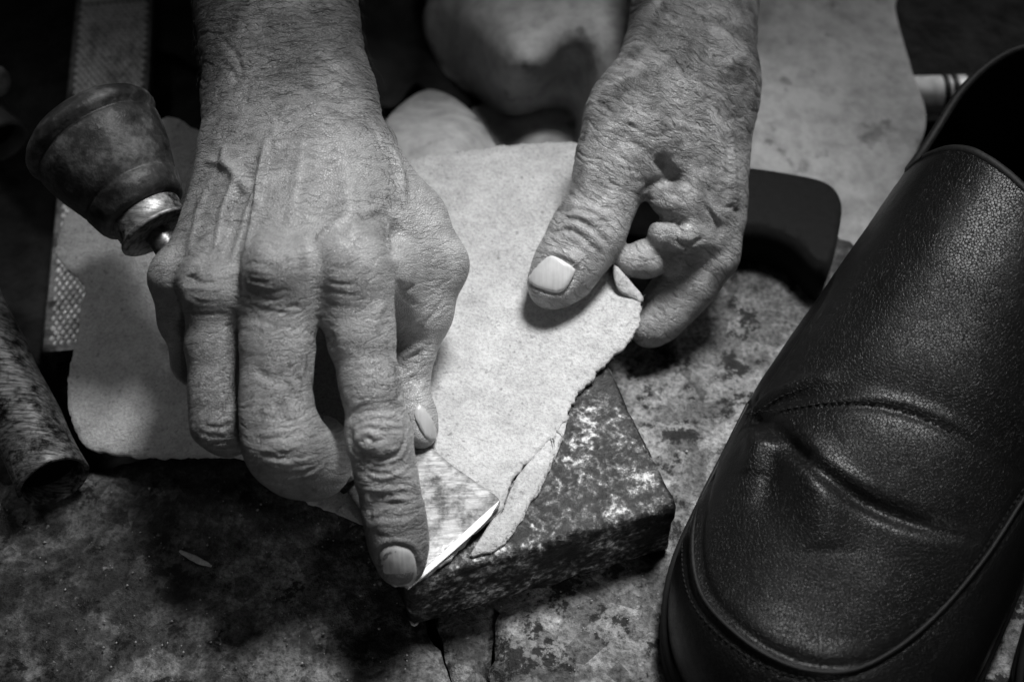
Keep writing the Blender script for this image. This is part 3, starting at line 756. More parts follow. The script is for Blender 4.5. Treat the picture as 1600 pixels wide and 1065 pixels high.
# wrinkle weight: strong over the wrist, the finger joints and the thumb folds; light on the stretched knuckles
def blob(x, y, rx, ry): return np.exp(-(((S.px - x) / rx) ** 2 + ((S.py - y) / ry) ** 2))
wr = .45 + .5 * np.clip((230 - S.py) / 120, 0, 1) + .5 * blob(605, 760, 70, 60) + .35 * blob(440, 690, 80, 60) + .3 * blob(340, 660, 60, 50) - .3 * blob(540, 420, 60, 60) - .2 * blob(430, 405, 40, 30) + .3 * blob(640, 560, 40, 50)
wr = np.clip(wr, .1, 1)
# work grime on the fingertip; finger ends darker too, and skin darkening up the wrist
dirt_dark = np.clip(.7 * np.clip((S.py - 715) / 110, 0, 1) * (S.px > 545) * (S.px < 700) + .3 * blob(340, 690, 60, 40) + .35 * blob(450, 760, 80, 50), 0, 1)
dirt_dark = np.clip(dirt_dark + (.95 + .5 * fbm(S.V / 16, 9, 4)) * np.clip((240 - S.py) / 170, 0, 1), 0, 1)
HAND_R = mesh('hand', S.V, S.F, M_SKIN, PERSON, attrs={'skin': np.c_[u_, v_, wr], 'dirt_dark': dirt_dark})
HAND_R['label'] = 'hand gripping the knife, its long forefinger pressed on the blade'
M_NAIL = m_nail('worn_nail', .22, .42)
nail(S, [(592, 866), (601, 856), (621, 853), (643, 863), (651, 889), (648, 908), (635, 917), (616, 916), (601, 901)], M_NAIL, HAND_R)
nail(S, [(654, 628), (666, 640), (677, 658), (683, 674), (682, 686), (672, 688), (660, 675), (650, 655), (648, 640)], m_nail('thumb_nail', .28, .36), HAND_R, .4)

# dark body hair: forearm, back of the hand, finger backs
def hairs(S, regions, parent, mat):
    V = []; Q = []; n = 0; d_img = lambda a: math.cos(a) * R_ - math.sin(a) * U_
    vis = (S.N @ (-F_)) > .12
    for poly, count, ang, spread, lo, hi, rad in regions:
        I = np.where(vis & in_poly(S.px, S.py, poly))[0]
        if len(I) == 0: continue
        # the nearest surface only
        I = I[RNG.permutation(len(I))][:count * 2]; X = S.hit(np.c_[S.px[I], S.py[I]]); ok = np.linalg.norm(X - S.V[I], axis=1) < 2.5; I = I[ok][:count]
        for i in I:
            a = math.radians(RNG.normal(ang, spread)); t = d_img(a); nn = S.N[i]; t = nrm(t - nn * (t @ nn)); L = RNG.uniform(lo, hi); c = RNG.normal(0, .35); sd = np.cross(nn, t)
            p = S.V[i]; pts = [p - nn * .2, p + t * L * .3 + nn * L * .16 + sd * c * L * .05, p + t * L * .65 + nn * L * .2 + sd * c * L * .2, p + t * L + nn * L * .12 + sd * c * L * .5]
            v, q = ptube(pts, [rad, rad * .9, rad * .7, rad * .25], 3); V.append(v); Q.append(q + n); n += len(v)
    return tag(mesh('body_hair', np.vstack(V), np.vstack(Q), mat, parent), kind='stuff')
M_HAIR = Mat('hair', .5, .3, 0, .012).m
hairs(S, [([(290, -40), (560, -40), (600, 200), (330, 230)], 1100, 12, 26, 3.5, 9, .055),
          ([(320, 200), (620, 200), (630, 340), (270, 360)], 330, 168, 30, 2.5, 6, .042),
          ([(250, 300), (400, 300), (330, 420), (250, 410)], 160, 160, 40, 3, 8, .05),
          ([(400, 330), (600, 330), (600, 480), (400, 480)], 60, 150, 60, 2, 6, .045),
          ([(560, 540), (625, 540), (632, 625), (575, 625)], 75, 240, 50, 2, 5, .055),
          ([(415, 560), (480, 570), (475, 660), (410, 660)], 90, 235, 40, 2.5, 6.5, .06),
          ([(305, 590), (368, 590), (370, 680), (308, 680)], 80, 230, 45, 2.5, 6.5, .06),
          ([(590, 200), (630, 230), (640, 330), (610, 330)], 60, 200, 40, 3, 7, .05)], HAND_R, M_HAIR)

def left_hand(h):
    G = Grid((-5, -40, -2), (150, 235, 140), h)
    palm = G.new()
    ax = P(1080, 100, 88) - P(1095, -120, 100)
    G.capsule(palm, P(1072, 110, 84), P(1110, -300, 108), 23.5, 23.5, 8)
    G.capsule(palm, P(1098, 110, 78), P(1126, -300, 102), 18, 18, 8)
    for a, ra, b, rb, k in (((1072, 120, 82), 88, (1004, 190, 78), 80, 10), ((1008, 185, 78), 74, (966, 250, 72), 55, 10),      # thenar
                            ((1092, 140, 78), 76, (1108, 290, 60), 46, 11), ((1108, 170, 66), 58, (1114, 310, 48), 46, 10),     # forefinger and middle metacarpals
                            ((1040, 190, 76), 66, (1075, 270, 66), 44, 10)):
        A, r0 = J(*a, ra); B, r1 = J(*b, rb); G.capsule(palm, A, B, r0, r1, k)
    ch = {
        'thumb': ([J(1004, 192, 79, 60), J(964, 252, 72, 55), J(944, 305, 65, 50), J(921, 358, 59, 54), J(900, 394, 55, 49), J(880, 424, 52, 46), J(862, 446, 50, 37)], 9, 6),
        'index': ([J(1108, 292, 60, 44), J(1116, 345, 48, 44), J(1108, 396, 38, 45), J(1078, 438, 30, 42), J(1050, 470, 24, 41), J(1026, 498, 20, 37), J(1014, 510, 19, 32)], 8, 5),
        'middle': ([J(1108, 332, 58, 30), J(1066, 320, 65, 26), J(1034, 314, 64, 19)], 8, 7),
        'ring': ([J(1106, 368, 50, 32), J(1064, 364, 57, 27), J(1034, 366, 57, 23)], 8, 7),
        'tip': ([J(1050, 396, 42, 28), J(1010, 404, 47, 28), J(986, 408, 49, 26)], 4, 4),
    }
    out = palm.copy()
    for js, kp, kc in ch.values():
        d = G.new(); bones(G, d, js, kc); out = smin(out, smin(palm, d, kp), 3.)
    return G, out
G, D = left_hand(RES_L)
SL = Skin(G, D)
strokes_left(SL)
uu, vv = .85 * -(SL.V @ U_) - .53 * SL.V[:, 0], .85 * SL.V[:, 0] - .53 * (SL.V @ U_); wob = 4 * vnoise(SL.V / 14, 51)
f1 = 1 - np.abs(vnoise(np.c_[(uu + wob) / 3., vv / 11, SL.V[:, 2] / 30], 52))
nm_ = 1 - np.clip(1.6 * np.exp(-(((SL.px - 862) / 42) ** 2 + ((SL.py - 428) / 36) ** 2)), 0, 1)
SL.apply(-.75 * nm_ * np.clip(f1 - .74, 0, 1) * 2. * np.clip((390 - SL.py) / 100, .15, 1) + .35 * nm_ * vnoise(SL.V / 9, 54))
pu = -(SL.V @ U_); pv = SL.V[:, 0]
du, dv = .85 * pu - .53 * pv, .85 * pv + .53 * pu
M_SKIN_L = m_skin('sunburnt_skin', .15, .36)
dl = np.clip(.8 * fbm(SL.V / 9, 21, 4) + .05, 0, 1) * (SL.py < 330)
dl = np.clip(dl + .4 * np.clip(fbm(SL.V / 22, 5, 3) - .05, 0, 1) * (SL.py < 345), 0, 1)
dl = np.clip(dl + (.7 + .5 * fbm(SL.V / 14, 31, 3)) * np.clip((190 - SL.py) / 130, 0, 1), 0, 1)  # skin darker towards the wrist and forearm
HAND_L = mesh('hand', SL.V, SL.F, M_SKIN_L, PERSON, attrs={'skin': np.c_[du, dv, np.full(len(SL.V), .8)], 'dirt_dark': dl})
HAND_L['label'] = 'hand pinching the far edge of the suede with thumb on top'
nail(SL, [(848, 407), (858, 400), (868, 401), (886, 411), (898, 421), (897, 428), (886, 448), (876, 456), (862, 456), (838, 448), (826, 438), (832, 424)], m_nail('pale_nail', .40, .52), HAND_L, .62)

# ------------------------------------------------------------------ black slip-on shoe
def m_blackleather():
    m = Mat('black_leather', .34, .16)
    w = m.noise(220, None, 2); vv = m.n('ShaderNodeVectorMath', _operation='MULTIPLY_ADD'); m.put(vv.inputs[0], m.n('ShaderNodeTexNoise', Vector=m.tc.outputs['Object'], Scale=300., Detail=2.).outputs[1]); vv.inputs[1].default_value = (.0016,) * 3; m.put(vv.inputs[2], m.tc.outputs['Object'])
    c1 = m.ramp(m.voro(940, vv.outputs[0], 'DISTANCE_TO_EDGE'), [(0, 0), (.05, .75), (.13, 1)]); c2 = m.noise(1500, None, 3, .6); big = m.noise(22, None, 4)
    m.color(m.math('MULTIPLY', m.ramp(big, [(.3, .003), (.7, .005)]), m.mix(c1, .85, 1.)))
    m.rough(m.math('ADD', m.ramp(big, [(.3, .26), (.7, .36)]), m.mix(c1, .12, 0.)))
    m.bump(c1, .00018, .6); m.bump(c2, .00012, .8); return m.m
M_LEATH = m_blackleather()
def m_plain(name, base, rough, spec=.4, nz=300, bd=.0004):
    m = Mat(name, rough, spec, 0, base); a = m.noise(nz, None, 5, .65)
    m.color(m.ramp(a, [(.3, base * .6), (.7, base * 1.4)])); m.bump(a, bd, .7); return m.m
M_SOLE = m_plain('black_rubber', .004, .85, .2)
M_TRIM = m_plain('black_binding', .007, .6, .25, 500)
M_LINING = m_plain('dark_lining', .008, .9, .1)

SO = np.array([77., -181., 0]); SA = nrm([.50, .866, 0]); SB = np.array([SA[1], -SA[0], 0]); SZ = np.array([0, 0, 1.])
itp = lambda s, xs, ys: np.interp(s, xs, ys)
def smooth_itp(xs, ys):
    xs = np.array(xs, float); ys = np.array(ys, float)
    g = np.linspace(xs[0], xs[-1], 600); y = np.interp(g, xs, ys)
    for _ in range(60): y[1:-1] = (y[:-2] + 2 * y[1:-1] + y[2:]) / 4
    return lambda s: np.interp(s, g, y)
s_w = smooth_itp([-30, 0, 30, 60, 90, 120, 160, 200, 240, 270, 300, 330], [53, 53, 53, 54.5, 56, 56, 51, 46, 43, 42, 41, 41])
s_h = smooth_itp([-30, 0, 30, 60, 80, 100, 130, 160, 200, 250, 300, 330], [34, 36, 41, 49, 57, 64, 75, 86, 98, 104, 106, 106])
s_off = smooth_itp([-30, 0, 60, 120, 200, 300, 330], [4, 4, 3, 2, 1, 2, 2])
def closew(s, L=305., a=64., b=44., e=2.3):
    t = np.clip(1 - s / a, 0, 1); k = (1 - t ** e) ** (1 / e); t2 = np.clip(1 - (L - s) / b, 0, 1); return k * (1 - t2 ** 2.2) ** (1 / 2.2)
def closeh(s, a=22., L=305.):
    t = np.clip(1 - s / a, 0, 1); t2 = np.clip(1 - (L - s) / 14., 0, 1); return (.34 + .66 * np.sqrt(np.clip(1 - t ** 2.2, 0, 1))) * (.55 + .45 * np.sqrt(1 - t2 ** 2))
Z0 = 16.
def shoe_pt(s, ph):
    """upper surface: s along the shoe from the toe, ph 0..pi over the top from left welt to right welt"""
    w = s_w(s) * closew(s); h = s_h(s) * closeh(s); c = np.cos(ph); sn = np.sin(ph)
    n = 2.5 + .2 * np.clip(1 - s / 150., 0, 1)
    x = -w * np.sign(c) * np.abs(c) ** (2 / n); z = h * np.abs(sn) ** (2 / n)
    return SO + np.multiply.outer(s, SA) * 1. + np.multiply.outer(x + s_off(s), SB) + np.multiply.outer(z + Z0, SZ)
ns, nph = 380, 260
ss = 305 * (.5 - .5 * np.cos(np.linspace(.02, math.pi - .02, ns))) ** 1.0
ph = np.linspace(0, math.pi, nph)
SG, PG = np.meshgrid(ss, ph, indexing='ij')
UV_ = shoe_pt(SG.ravel(), PG.ravel())
ii = np.arange(ns * nph).reshape(ns, nph)
SQ = np.stack([ii[:-1, :-1].ravel(), ii[:-1, 1:].ravel(), ii[1:, 1:].ravel(), ii[1:, :-1].ravel()], 1)
class Surf(Skin):
    def __init__(s, V, Fq):
        from mathutils.bvhtree import BVHTree
        s.V, s.F = V, Fq; s.N = vert_normals(V, Fq)
        if (s.N @ np.array([0, 0, 1.])).mean() < 0: s.F = Fq[:, ::-1]; s.N = -s.N
        s.bvh = BVHTree.FromPolygons(V.tolist(), s.F.tolist()); s.disp = np.zeros(len(V)); s.px, s.py, s.dep = project(V)
    def hit(s, pix):
        out = []
        for x, y in np.asarray(pix, float):
            d = F_ + R_ * (x - 800) / 1600 * KK - U_ * (y - 532.5) / 1600 * KK; h = s.bvh.ray_cast(Vector(CAM), Vector(d))
            out.append(h[0] if h[0] is not None else (np.nan,) * 3)
        return np.array(out, float)
SS_ = Surf(UV_, SQ)
st = SS_.stroke
MOC = [(1168, 632), (1140, 660), (1112, 720), (1094, 780), (1082, 840), (1086, 900), (1106, 945), (1150, 990), (1200, 1024), (1260, 1046), (1330, 1046), (1400, 1012), (1470, 952), (1540, 868), (1600, 776), (1660, 690)]
st(MOC, 1.8, 1.0, False); st([(x + 11, y - 7) for x, y in MOC], 2.0, -1.0, False); st([(x - 11, y + 8) for x, y in MOC], 1.8, -.6, False)
# stitched strap seams and the big folds of the worn vamp
st([(1165, 652), (1230, 644), (1300, 634), (1370, 634), (1430, 648), (1500, 680), (1600, 745)], 1.5, -1.0); st([(1165, 640), (1230, 630), (1300, 621), (1370, 621), (1440, 635), (1510, 668)], 2.4, .5)
st([(1170, 655), (1200, 672), (1240, 700), (1290, 740), (1350, 782), (1420, 812), (1520, 838)], 3.0, -3.0); st([(1215, 670), (1262, 700), (1312, 742), (1370, 776)], 3.2, 1.3); st([(1176, 650), (1215, 668), (1260, 712)], 2.6, -2.4, False); st([(1170, 646), (1215, 628), (1262, 616)], 2.2, -1.2)
st([(1172, 640), (1215, 612), (1262, 595), (1300, 588)], 2.6, 1.6); st([(1180, 652), (1225, 630), (1265, 618), (1330, 610)], 2.6, -1.0)
st([(1290, 600), (1350, 606), (1420, 625), (1490, 650), (1580, 700)], 8, -1.2); st([(1290, 670), (1340, 680), (1400, 710), (1440, 760)], 16, .6)
st([(1205, 690), (1206, 730), (1198, 800)], 7, -3.2); st([(1176, 672), (1182, 700), (1172, 740)], 5, 2.8); st([(1232, 700), (1262, 740), (1282, 790), (1288, 860)], 8.5, 3.2)
st([(1120, 800), (1150, 860), (1200, 920)], 10, -.8); st([(1180, 640), (1166, 648)], 5, -1.8)
st([(1310, 420), (1290, 470), (1240, 550), (1190, 620)], 2., .8)
SS_.apply(.25 * vnoise(UV_ / 16, 3) + .06 * vnoise(UV_ / 3, 4))
# openings: vamp ends at s = sv, then only the quarters remain, topped by a collar line
sv = 203.
zrel = UV_[:, 2] - Z0
lat = (UV_ - SO) @ SB
def keep_v(s, p, V): 
    front = s < 207 - .42 * np.clip((V - SO) @ SB + 34, -5, 70)
    collar = (V[:, 2] - Z0) < 62 + .10 * (s - sv) - 14 * np.exp(-((s - 235) / 45) ** 2) + 34 * np.exp(-np.clip(s - sv, 0, 200) / 9)
    return front | collar
kv = keep_v(SG.ravel(), PG.ravel(), UV_)
qs = SS_.F[kv[SS_.F].all(1)]
used = np.unique(qs); mp = np.full(len(UV_), -1); mp[used] = np.arange(len(used))
SHOE = thing('leather_shoe', 'large black grained leather slip-on shoe with a raised toe seam, standing beside the block', 'shoe', SO + SA * 140)
Vt = SS_.V[used]; Nt = SS_.N[used]; Qt = mp[qs]
UP = mesh('upper', Vt, Qt, M_LEATH, SHOE)
mesh('lining', Vt - Nt * 2.2, Qt[:, ::-1], M_LINING, SHOE)
# rim closing the leather's thickness at the opening, as a rounded binding
es = set(); 
for c in range(4): es |= set(zip(Qt[:, c].tolist(), Qt[:, (c + 1) % 4].tolist()))
bd = [(a, b) for a, b in es if (b, a) not in es]; nxt = dict(bd)
sv_used = SG.ravel()[used]; ph_used = PG.ravel()[used]
loops = []; seen = set()
for a in nxt:
    if a in seen: continue
    L = [a]; seen.add(a); b = nxt[a]
    while b != a and b in nxt and b not in seen: L.append(b); seen.add(b); b = nxt[b]
    loops.append(L)
rim = max((np.array([q for q in L if .04 < ph_used[q] < math.pi - .04 and sv_used[q] > 100]) for L in loops), key=len)
rp = (Vt - Nt * 1.1)[rim]
for _ in range(14): rp[1:-1] = (rp[:-2] + 2 * rp[1:-1] + rp[2:]) / 4
v, q = ptube(rp[::3], 1.9, 8); mesh('collar_binding', v, q, M_TRIM, SHOE)
# piping along the toe seam and stitches
mo = SS_.hit(dense(MOC, 6.)); mo = mo[~np.isnan(mo[:, 0])] + np.array([0, -.4, .9])
v, q = ptube(mo, .7, 8); mesh('seam_piping', v, q, M_TRIM, SHOE)
M_THREAD = m_plain('black_thread', .006, .7, .15, 900, .0002)
def stitches(line, off, step):
    d = dense([(x + off[0], y + off[1]) for x, y in line], 2.); X = SS_.hit(d); X = X[~np.isnan(X[:, 0])]; V = []; Q = []; n = 0
    if len(X) < 8: return
    cl = np.r_[0, np.cumsum(np.linalg.norm(np.diff(X, axis=0), axis=1))]; t = 0
    while t + step * .62 < cl[-1]:
        a, b = [np.array([np.interp(w, cl, X[:, i]) for i in range(3)]) for w in (t, t + step * .62)]
        up = nrm(CAM - a); v, q = ptube([a - up * .2, (a + b) / 2 + up * .35, b - up * .2], [.24, .3, .24], 5); V.append(v); Q.append(q + n); n += len(v); t += step
    return V, Q
sv_, sq_ = [], []; n0 = 0
for ln_, off in ((MOC, (-16, 10)), ([(1165, 652), (1230, 644), (1300, 634), (1370, 634), (1430, 648), (1500, 680)], (0, -6)), ([(1172, 640), (1215, 612), (1262, 595)], (4, 8))):
    r = stitches(ln_, off, 2.6)
    if r:
        for v, q in zip(*r): sv_.append(v); sq_.append(q + n0 - (q.min())); n0 += len(v)
tag(mesh('stitching', np.vstack(sv_), np.vstack(sq_), M_THREAD, SHOE), kind='stuff')
# sole and welt: extruded outline
def sole(name, grow, za, zb, mat, parent, rnd=1.2):
    sl = 305 * (.5 - .5 * np.cos(np.linspace(0.0, math.pi, 70))); w = s_w(sl) * closew(sl); w[0] = w[-1] = 0
    L_ = SO + np.outer(sl, SA) + np.outer(s_off(sl) - w, SB); R2 = SO + np.outer(sl, SA) + np.outer(s_off(sl) + w, SB)
    o = np.vstack([L_, R2[::-1][1:-1]]); tan = np.roll(o, -1, 0) - np.roll(o, 1, 0); nn = np.stack([tan[:, 1], -tan[:, 0], 0 * tan[:, 0]], 1); nn /= np.linalg.norm(nn, axis=1, keepdims=True) + 1e-9
    c = o.mean(0); nn *= np.sign(((o - c) * nn).sum(1))[:, None]
    rings = [(grow - rnd, za), (grow, za + rnd), (grow, zb - rnd), (grow - rnd * .6, zb - rnd * .3), (grow - rnd * 1.5, zb)]
    V = [o + nn * g + SZ * z for g, z in rings]; m = len(o); Q = [[i * m + j, i * m + (j + 1) % m, (i + 1) * m + (j + 1) % m, (i + 1) * m + j] for i in range(len(rings) - 1) for j in range(m)]
    V = np.vstack(V); Q.append([(len(rings) - 1) * m + j for j in range(m)]); Q.append([j for j in range(m)][::-1])
    return mesh(name, V, Q, mat, parent)
sole('sole', 1.6, 1.2, 12.2, M_SOLE, SHOE); sole('welt', 2.0, 12.4, 16.2, M_SOLE, SHOE, 1.0)

# its partner stands further right: only the toe corner shows
mv = P(1590, 1030, 12) - P(1052, 870, 12)
SHOE2 = SHOE.copy(); COL.objects.link(SHOE2); SHOE2.location = tuple((np.array(SHOE['_l']) + mv * [1, 1, 0]) * .001)
SHOE2['label'] = 'black leather shoe of which only a dark edge shows, next to the large shoe'
for c in list(SHOE.children):
    d = c.copy(); COL.objects.link(d); d.parent = SHOE2

# ------------------------------------------------------------------ rasp, pipes, things behind
M_RASP = m_steel('rasp_steel', .10, .22, .5, .3); M_TEETH = m_steel('rasp_teeth', .6, .9, .42, .6, metal=.5)
ra = P(184, -60, -10); rb = P(140, 545, -10); rd = nrm(rb - ra); rl = float(np.linalg.norm(rb - ra)); rx_ = np.array([-rd[1], rd[0], 0]); RW, RT = 40., 6.5
RASP = thing('rasp', 'long flat steel rasp with rows of teeth, lying under the suede beside the knife handle', 'rasp', (ra + rb) / 2 * [1, 1, 0] + [0, 0, -17])
sec = [(-RW / 2, 0), (-RW / 2 + .8, .7), (RW / 2 - .8, .7), (RW / 2, 0), (RW / 2, -RT), (-RW / 2, -RT)]
V = []; Q = []; NR = 60
for i in range(NR + 1):
    for a, z in sec: V.append(ra + rd * rl * i / NR + rx_ * a + np.array([0, 0, z]))
for i in range(NR):
    for j in range(6): Q.append([i * 6 + j, i * 6 + (j + 1) % 6, (i + 1) * 6 + (j + 1) % 6, (i + 1) * 6 + j])
Q.append(list(range(6))[::-1]); Q.append([NR * 6 + j for j in range(6)])
RB = mesh('bar', V, Q, M_RASP, RASP, smooth=False)
V = []; Q = []; t = 37.; row = 0
while t < rl - 2:
    for k in range(11):
        a = -RW / 2 + 4.3 + 3.05 * (k + .5 * (row % 2)) + RNG.normal(0, .12); c = ra + rd * (t + RNG.normal(0, .1)) + rx_ * a + np.array([0, 0, .65]); n = len(V)
        for ang in range(6): V.append(c + 1.5 * math.cos(ang * math.pi / 3) * rx_ + 1.35 * math.sin(ang * math.pi / 3) * rd)
        V.append(c + np.array([0, 0, 1.5]) + rd * -.6); 
        for j in range(6): Q.append([n + j, n + (j + 1) % 6, n + 6])
    t += 2.75; row += 1
tag(mesh('teeth', V, np.array(Q), M_TEETH, RASP, smooth=False), kind='stuff')
tag(mesh('smooth_tang', np.array([ra + rd * u + rx_ * w + np.array([0, 0, z]) for u in (0, 34) for w in (-RW / 2 + 3.5, RW / 2 - 3.5) for z in (.72, 1.5)]),
         [[0, 2, 3, 1], [4, 5, 7, 6], [0, 1, 5, 4], [2, 6, 7, 3], [1, 3, 7, 5], [0, 4, 6, 2]], m_steel('bare_steel', .8, .95, .5, .8, metal=.4), RASP, smooth=False))

M_RUST = m_steel('rusty_steel', .03, .32, .55, .03); M_DULL = m_plain('dull_iron', .05, .6, .4, 150)
def pipe(name, end, back, r, wall, mat, label, cat):
    ax = nrm(np.asarray(end) - back); L = float(np.linalg.norm(np.asarray(end) - back))
    T = thing(name, label, cat, (np.asarray(end) + back) / 2 * [1, 1, 0])
    n = 40; t = np.linspace(0, L, n); pr = [(0, .01)] + [(a, r * (1 + .02 * math.sin(a / 6.))) for a in t] + [(L + .3, r - wall * .4), (L, r - wall), (L - 8, r - wall)]
    lathe('barrel', back, ax, pr, mat, T, 40, .02)
    lathe('bore', back, ax, [(L - 7.9, r - wall - .05), (L - 45, r - wall - .05), (L - 45.1, .01)], M_LINING, T, 32)
    return T
pipe('rusty_pipe', P(84, 752, 15), P(-120, 330, 22), 13.5, 1.4, M_RUST, 'rust-patched steel pipe with a dark open end, lying left of the suede', 'pipe')
pipe('iron_socket', P(6, 222, 6), P(-120, 60, 18), 11.8, 1.6, M_DULL, 'dull iron tube with its open mouth beside the butt of the wooden handle', 'tube')
PEG = thing('wooden_peg', 'rounded pale peg end lying just behind the iron tube', 'peg', P(-20, 130, 0))
pa = P(-60, 120, 24); pb = P(14, 130, 22)
lathe('shaft', pa, pb - pa, [(0, .01), (0.2, 7), (14, 7.2), (float(np.linalg.norm(pb - pa)) - 6, 7.2)], m_plain('peg_wood', .16, .6), PEG, 32)
lathe('rounded_end', pa, pb - pa, [(float(np.linalg.norm(pb - pa)) - 6 + a, 7.2 * math.cos(b)) for a, b in ((0, 0), (2.4, .35), (4.4, .75), (5.6, 1.15), (6, 1.56))], m_plain('peg_wood_worn', .2, .6), PEG, 32)

# white tube with dark rings, behind the shoe
M_WHITE = m_plain('white_plastic', .88, .35, .5, 120, .0001); M_BAND = m_plain('dark_band', .02, .5)
wa = P(1396, 150, -8); wb = P(1570, 146, -8); WL = float(np.linalg.norm(wb - wa)); WR = 9.4
WT = thing('white_tube', 'bright white plastic tube with dark rings, half hidden behind the shoe', 'tube', (wa + wb) / 2 - [0, 0, WR])
lathe('body', wa, wb - wa, [(0, .01), (.5, WR - 1), (1.5, WR), (WL - 1.5, WR), (WL - .5, WR - 1), (WL, .01)], M_WHITE, WT, 40)
for t0, wd in ((.44 * WL, 1.6), (.52 * WL, 1.6), (.70 * WL, 4.)):
    lathe('ring', wa, wb - wa, [(t0 - wd, WR - .2), (t0 - wd * .8, WR + .5), (t0 + wd * .8, WR + .5), (t0 + wd, WR - .2)], M_BAND, WT, 40)

# black rubber block standing between the far hand and the apron
bo_ = dense([(1060, 300), (1110, 268), (1168, 263), (1240, 273), (1286, 284), (1308, 302), (1315, 332), (1304, 386), (1286, 412), (1240, 372), (1180, 352), (1090, 352), (1060, 300)], 6.)[:-1]
f_ = fill(bo_, 10.); 
tag(sheet('rubber_block', np.array([P(x, y, 24) for x, y in f_[0]]), f_[1], 23, M_SOLE, None, round_=.03), 'matt black rubber block with rounded corners between the far hand and the apron', 'rubber block')

# ------------------------------------------------------------------ the lap behind: leather apron and dark trousers
def Qd(px, py, dep): 
    return CAM + dep * (F_ + R_ * (px - 800) / 1600 * KK - U_ * (py - 532.5) / 1600 * KK)
def m_apron():
    m = Mat('apron_leather', .75, .25)
    a = m.noise(18, None, 5, .6); b = m.noise(110, None, 5, .65); c = m.noise(70, None, 3)
    col = m.mix(m.ramp(a, [(.3, 0), (.7, 1)]), .33, .46); col = m.math('MULTIPLY', col, m.ramp(b, [(.3, .65), (.6, 1.05)])); col = m.math('MULTIPLY', col, m.ramp(c, [(.28, .5), (.36, 1)]))
    m.color(col); m.bump(b, .002, .4); return m.m
M_APRON = m_apron()
def drape(name, outline, ctrl, thick, mat, parent, step=12., amp=2.):
    o = dense(outline + [outline[0]], 8.)[:-1]; v, t, n = fill(o, step); f = tps(ctrl); d = f(v[:, 0], v[:, 1]) + amp * fbm(np.c_[v / 90, v[:, 0] * 0], 3, 3)
    V = np.array([Qd(x, y, q) for (x, y), q in zip(v, d)]); V[:, 2] = np.maximum(V[:, 2], -16)
    return sheet(name, V, t, thick, mat, parent, round_=.2)
drape('apron', [(672, -90), (668, -10), (660, 40), (684, 100), (716, 165), (738, 200), (742, 250), (780, 330), (1000, 400), (1200, 420), (1345, 400), (1420, 260), (1447, 186), (1425, 110), (1398, 10), (1392, -90)],
      [(680, -60, 708), (780, -60, 700), (950, -60, 694), (730, 30, 684), (830, 50, 654), (930, 45, 648), (958, 120, 634), (940, 210, 634), (892, 110, 672), (888, 200, 704), (830, 100, 648), (800, 140, 668), (800, 210, 706), (735, 90, 690), (740, 180, 716), (830, 260, 712),
       (690, 60, 712), (1000, 300, 660), (1100, 60, 690), (1200, 0, 690), (1200, 150, 660), (1200, 280, 640), (1320, 100, 676), (1380, 0, 704), (1430, 180, 664), (1350, 350, 640), (1100, 390, 650), (780, 330, 670)], 2.2, M_APRON, PERSON)
M_CLOTH = Mat('dark_cloth', .95, .1); M_CLOTH.color(M_CLOTH.ramp(M_CLOTH.noise(30, None, 4), [(.3, .012), (.7, .045)])); M_CLOTH.bump(M_CLOTH.noise(40, None, 3), .006, .7); M_CLOTH = M_CLOTH.m
drape('trouser_leg', [(230, -120), (250, 120), (300, 160), (420, 200), (560, 205), (612, 186), (650, 150), (690, 200), (770, 220), (780, 100), (740, -120)],
      [(240, -100, 750), (300, 140, 745), (430, 60, 735), (560, 60, 720), (590, 110, 700), (610, 160, 705), (640, 60, 735), (660, 140, 725), (720, 180, 728), (600, -60, 720), (740, -60, 750), (560, 180, 716), (575, 20, 742)], 2.5, M_CLOTH, PERSON, amp=7.)
oc = fill(dense([(580, 222), (604, 186), (634, 158), (668, 140), (704, 150), (740, 178), (766, 214), (780, 262), (700, 300), (600, 290), (590, 222)], 6.)[:-1], 9.)
oz = 24 + 4 * vnoise(np.c_[oc[0] / 60, oc[0][:, 0] * 0], 3) - 34 * np.clip((222 - oc[0][:, 1]) / 80, 0, 1) ** 1.6 - 16 * np.clip(np.abs(oc[0][:, 0] - 672) / 90, 0, 1) ** 2
tag(sheet('leather_offcut', np.array([P(x, y, z) for (x, y), z in zip(oc[0], oz)]), oc[1], 2., M_APRON, None), 'pointed grey leather offcut lying behind the suede piece near the wrist', 'offcut')

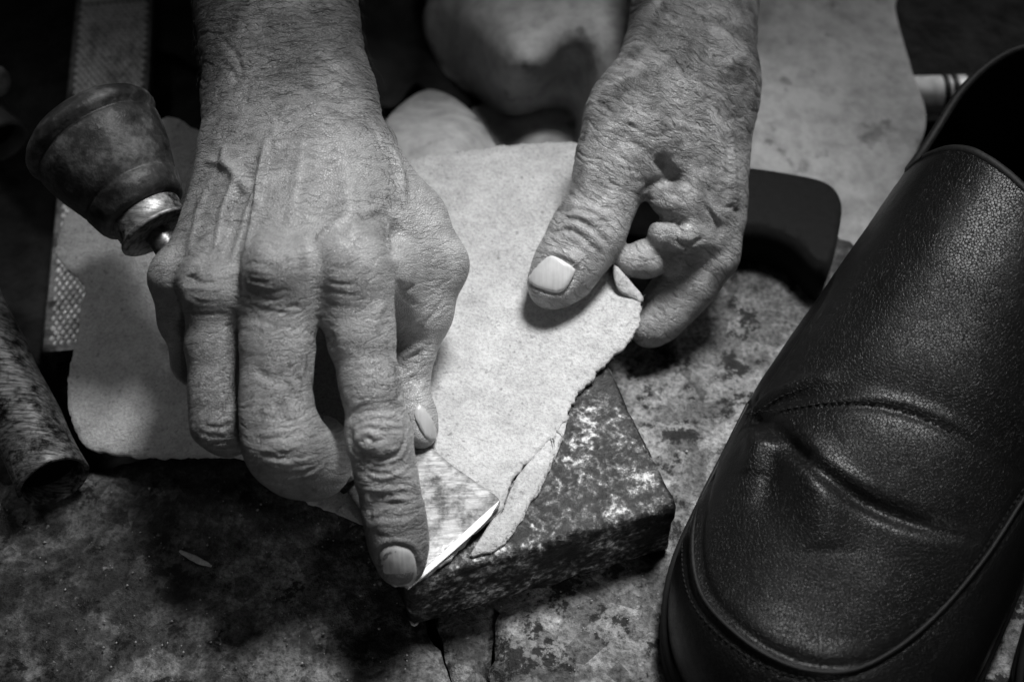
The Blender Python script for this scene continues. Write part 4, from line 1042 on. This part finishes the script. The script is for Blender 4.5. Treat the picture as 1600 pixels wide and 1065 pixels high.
# ------------------------------------------------------------------ shavings and crumbs on the stones
def shaving(pts, w, label, z=1.6):
    pts = dense(pts, 4.); n = len(pts); A = []; B = []
    for i, (x, y) in enumerate(pts):
        t = i / (n - 1); d = nrm(np.r_[pts[min(i + 1, n - 1)] - pts[max(i - 1, 0)], 0]); k = w * math.sin(math.pi * (.1 + .85 * t)); c = z + 1.2 * math.sin(3 * t)
        A.append(P(x - d[1] * k, y + d[0] * k, c)); B.append(P(x + d[1] * k, y - d[0] * k, c + .5))
    o = ribbon('leather_shaving', A, B, .7, mat=M_SUEDE, rag=.3)
    return tag(o, label, 'shaving')
shaving([(280, 860), (296, 868), (312, 876), (330, 885)], 4.2, 'small pale leather shaving lying on the dark stone below the suede')
shaving([(640, 962), (645, 972), (652, 976)], 3.5, 'tiny pale shaving at the foot of the block corner', 1.5)
V = []; Q = []; n = 0
for i in range(420):
    x, y = (RNG.uniform(0, 660), RNG.uniform(760, 1065)) if RNG.random() < .55 else (RNG.uniform(780, 1240), RNG.uniform(420, 1065))
    c = P(x, y, .9 + RNG.uniform(-.3, .4)); r = RNG.uniform(.14, .5) * (1.7 if RNG.random() < .06 else 1)
    if np.all([abs((c - bc[0]) @ bx - bl / 2) < bl / 2 + 1, abs((c - bc[0]) @ by - bw / 2) < bw / 2 + 1]): continue
    d = RNG.normal(0, 1, (6, 3)); v = np.array([[1, 0, 0], [-1, 0, 0], [0, 1, 0], [0, -1, 0], [0, 0, .7], [0, 0, -.7]]) * r * RNG.uniform(.6, 1.5, (6, 1)) + c; V.append(v)
    Q.append(np.array([[0, 2, 4], [2, 1, 4], [1, 3, 4], [3, 0, 4], [2, 0, 5], [1, 2, 5], [3, 1, 5], [0, 3, 5]]) + n); n += 6
tag(mesh('crumbs', np.vstack(V), np.vstack(Q), m_plain('crumbs', .25, .9), None, smooth=False), 'scattered crumbs of grit and leather dust on the stones', 'crumbs', None, 'stuff')
for o in list(bpy.data.objects):
    if '_l' in o: del o['_l']
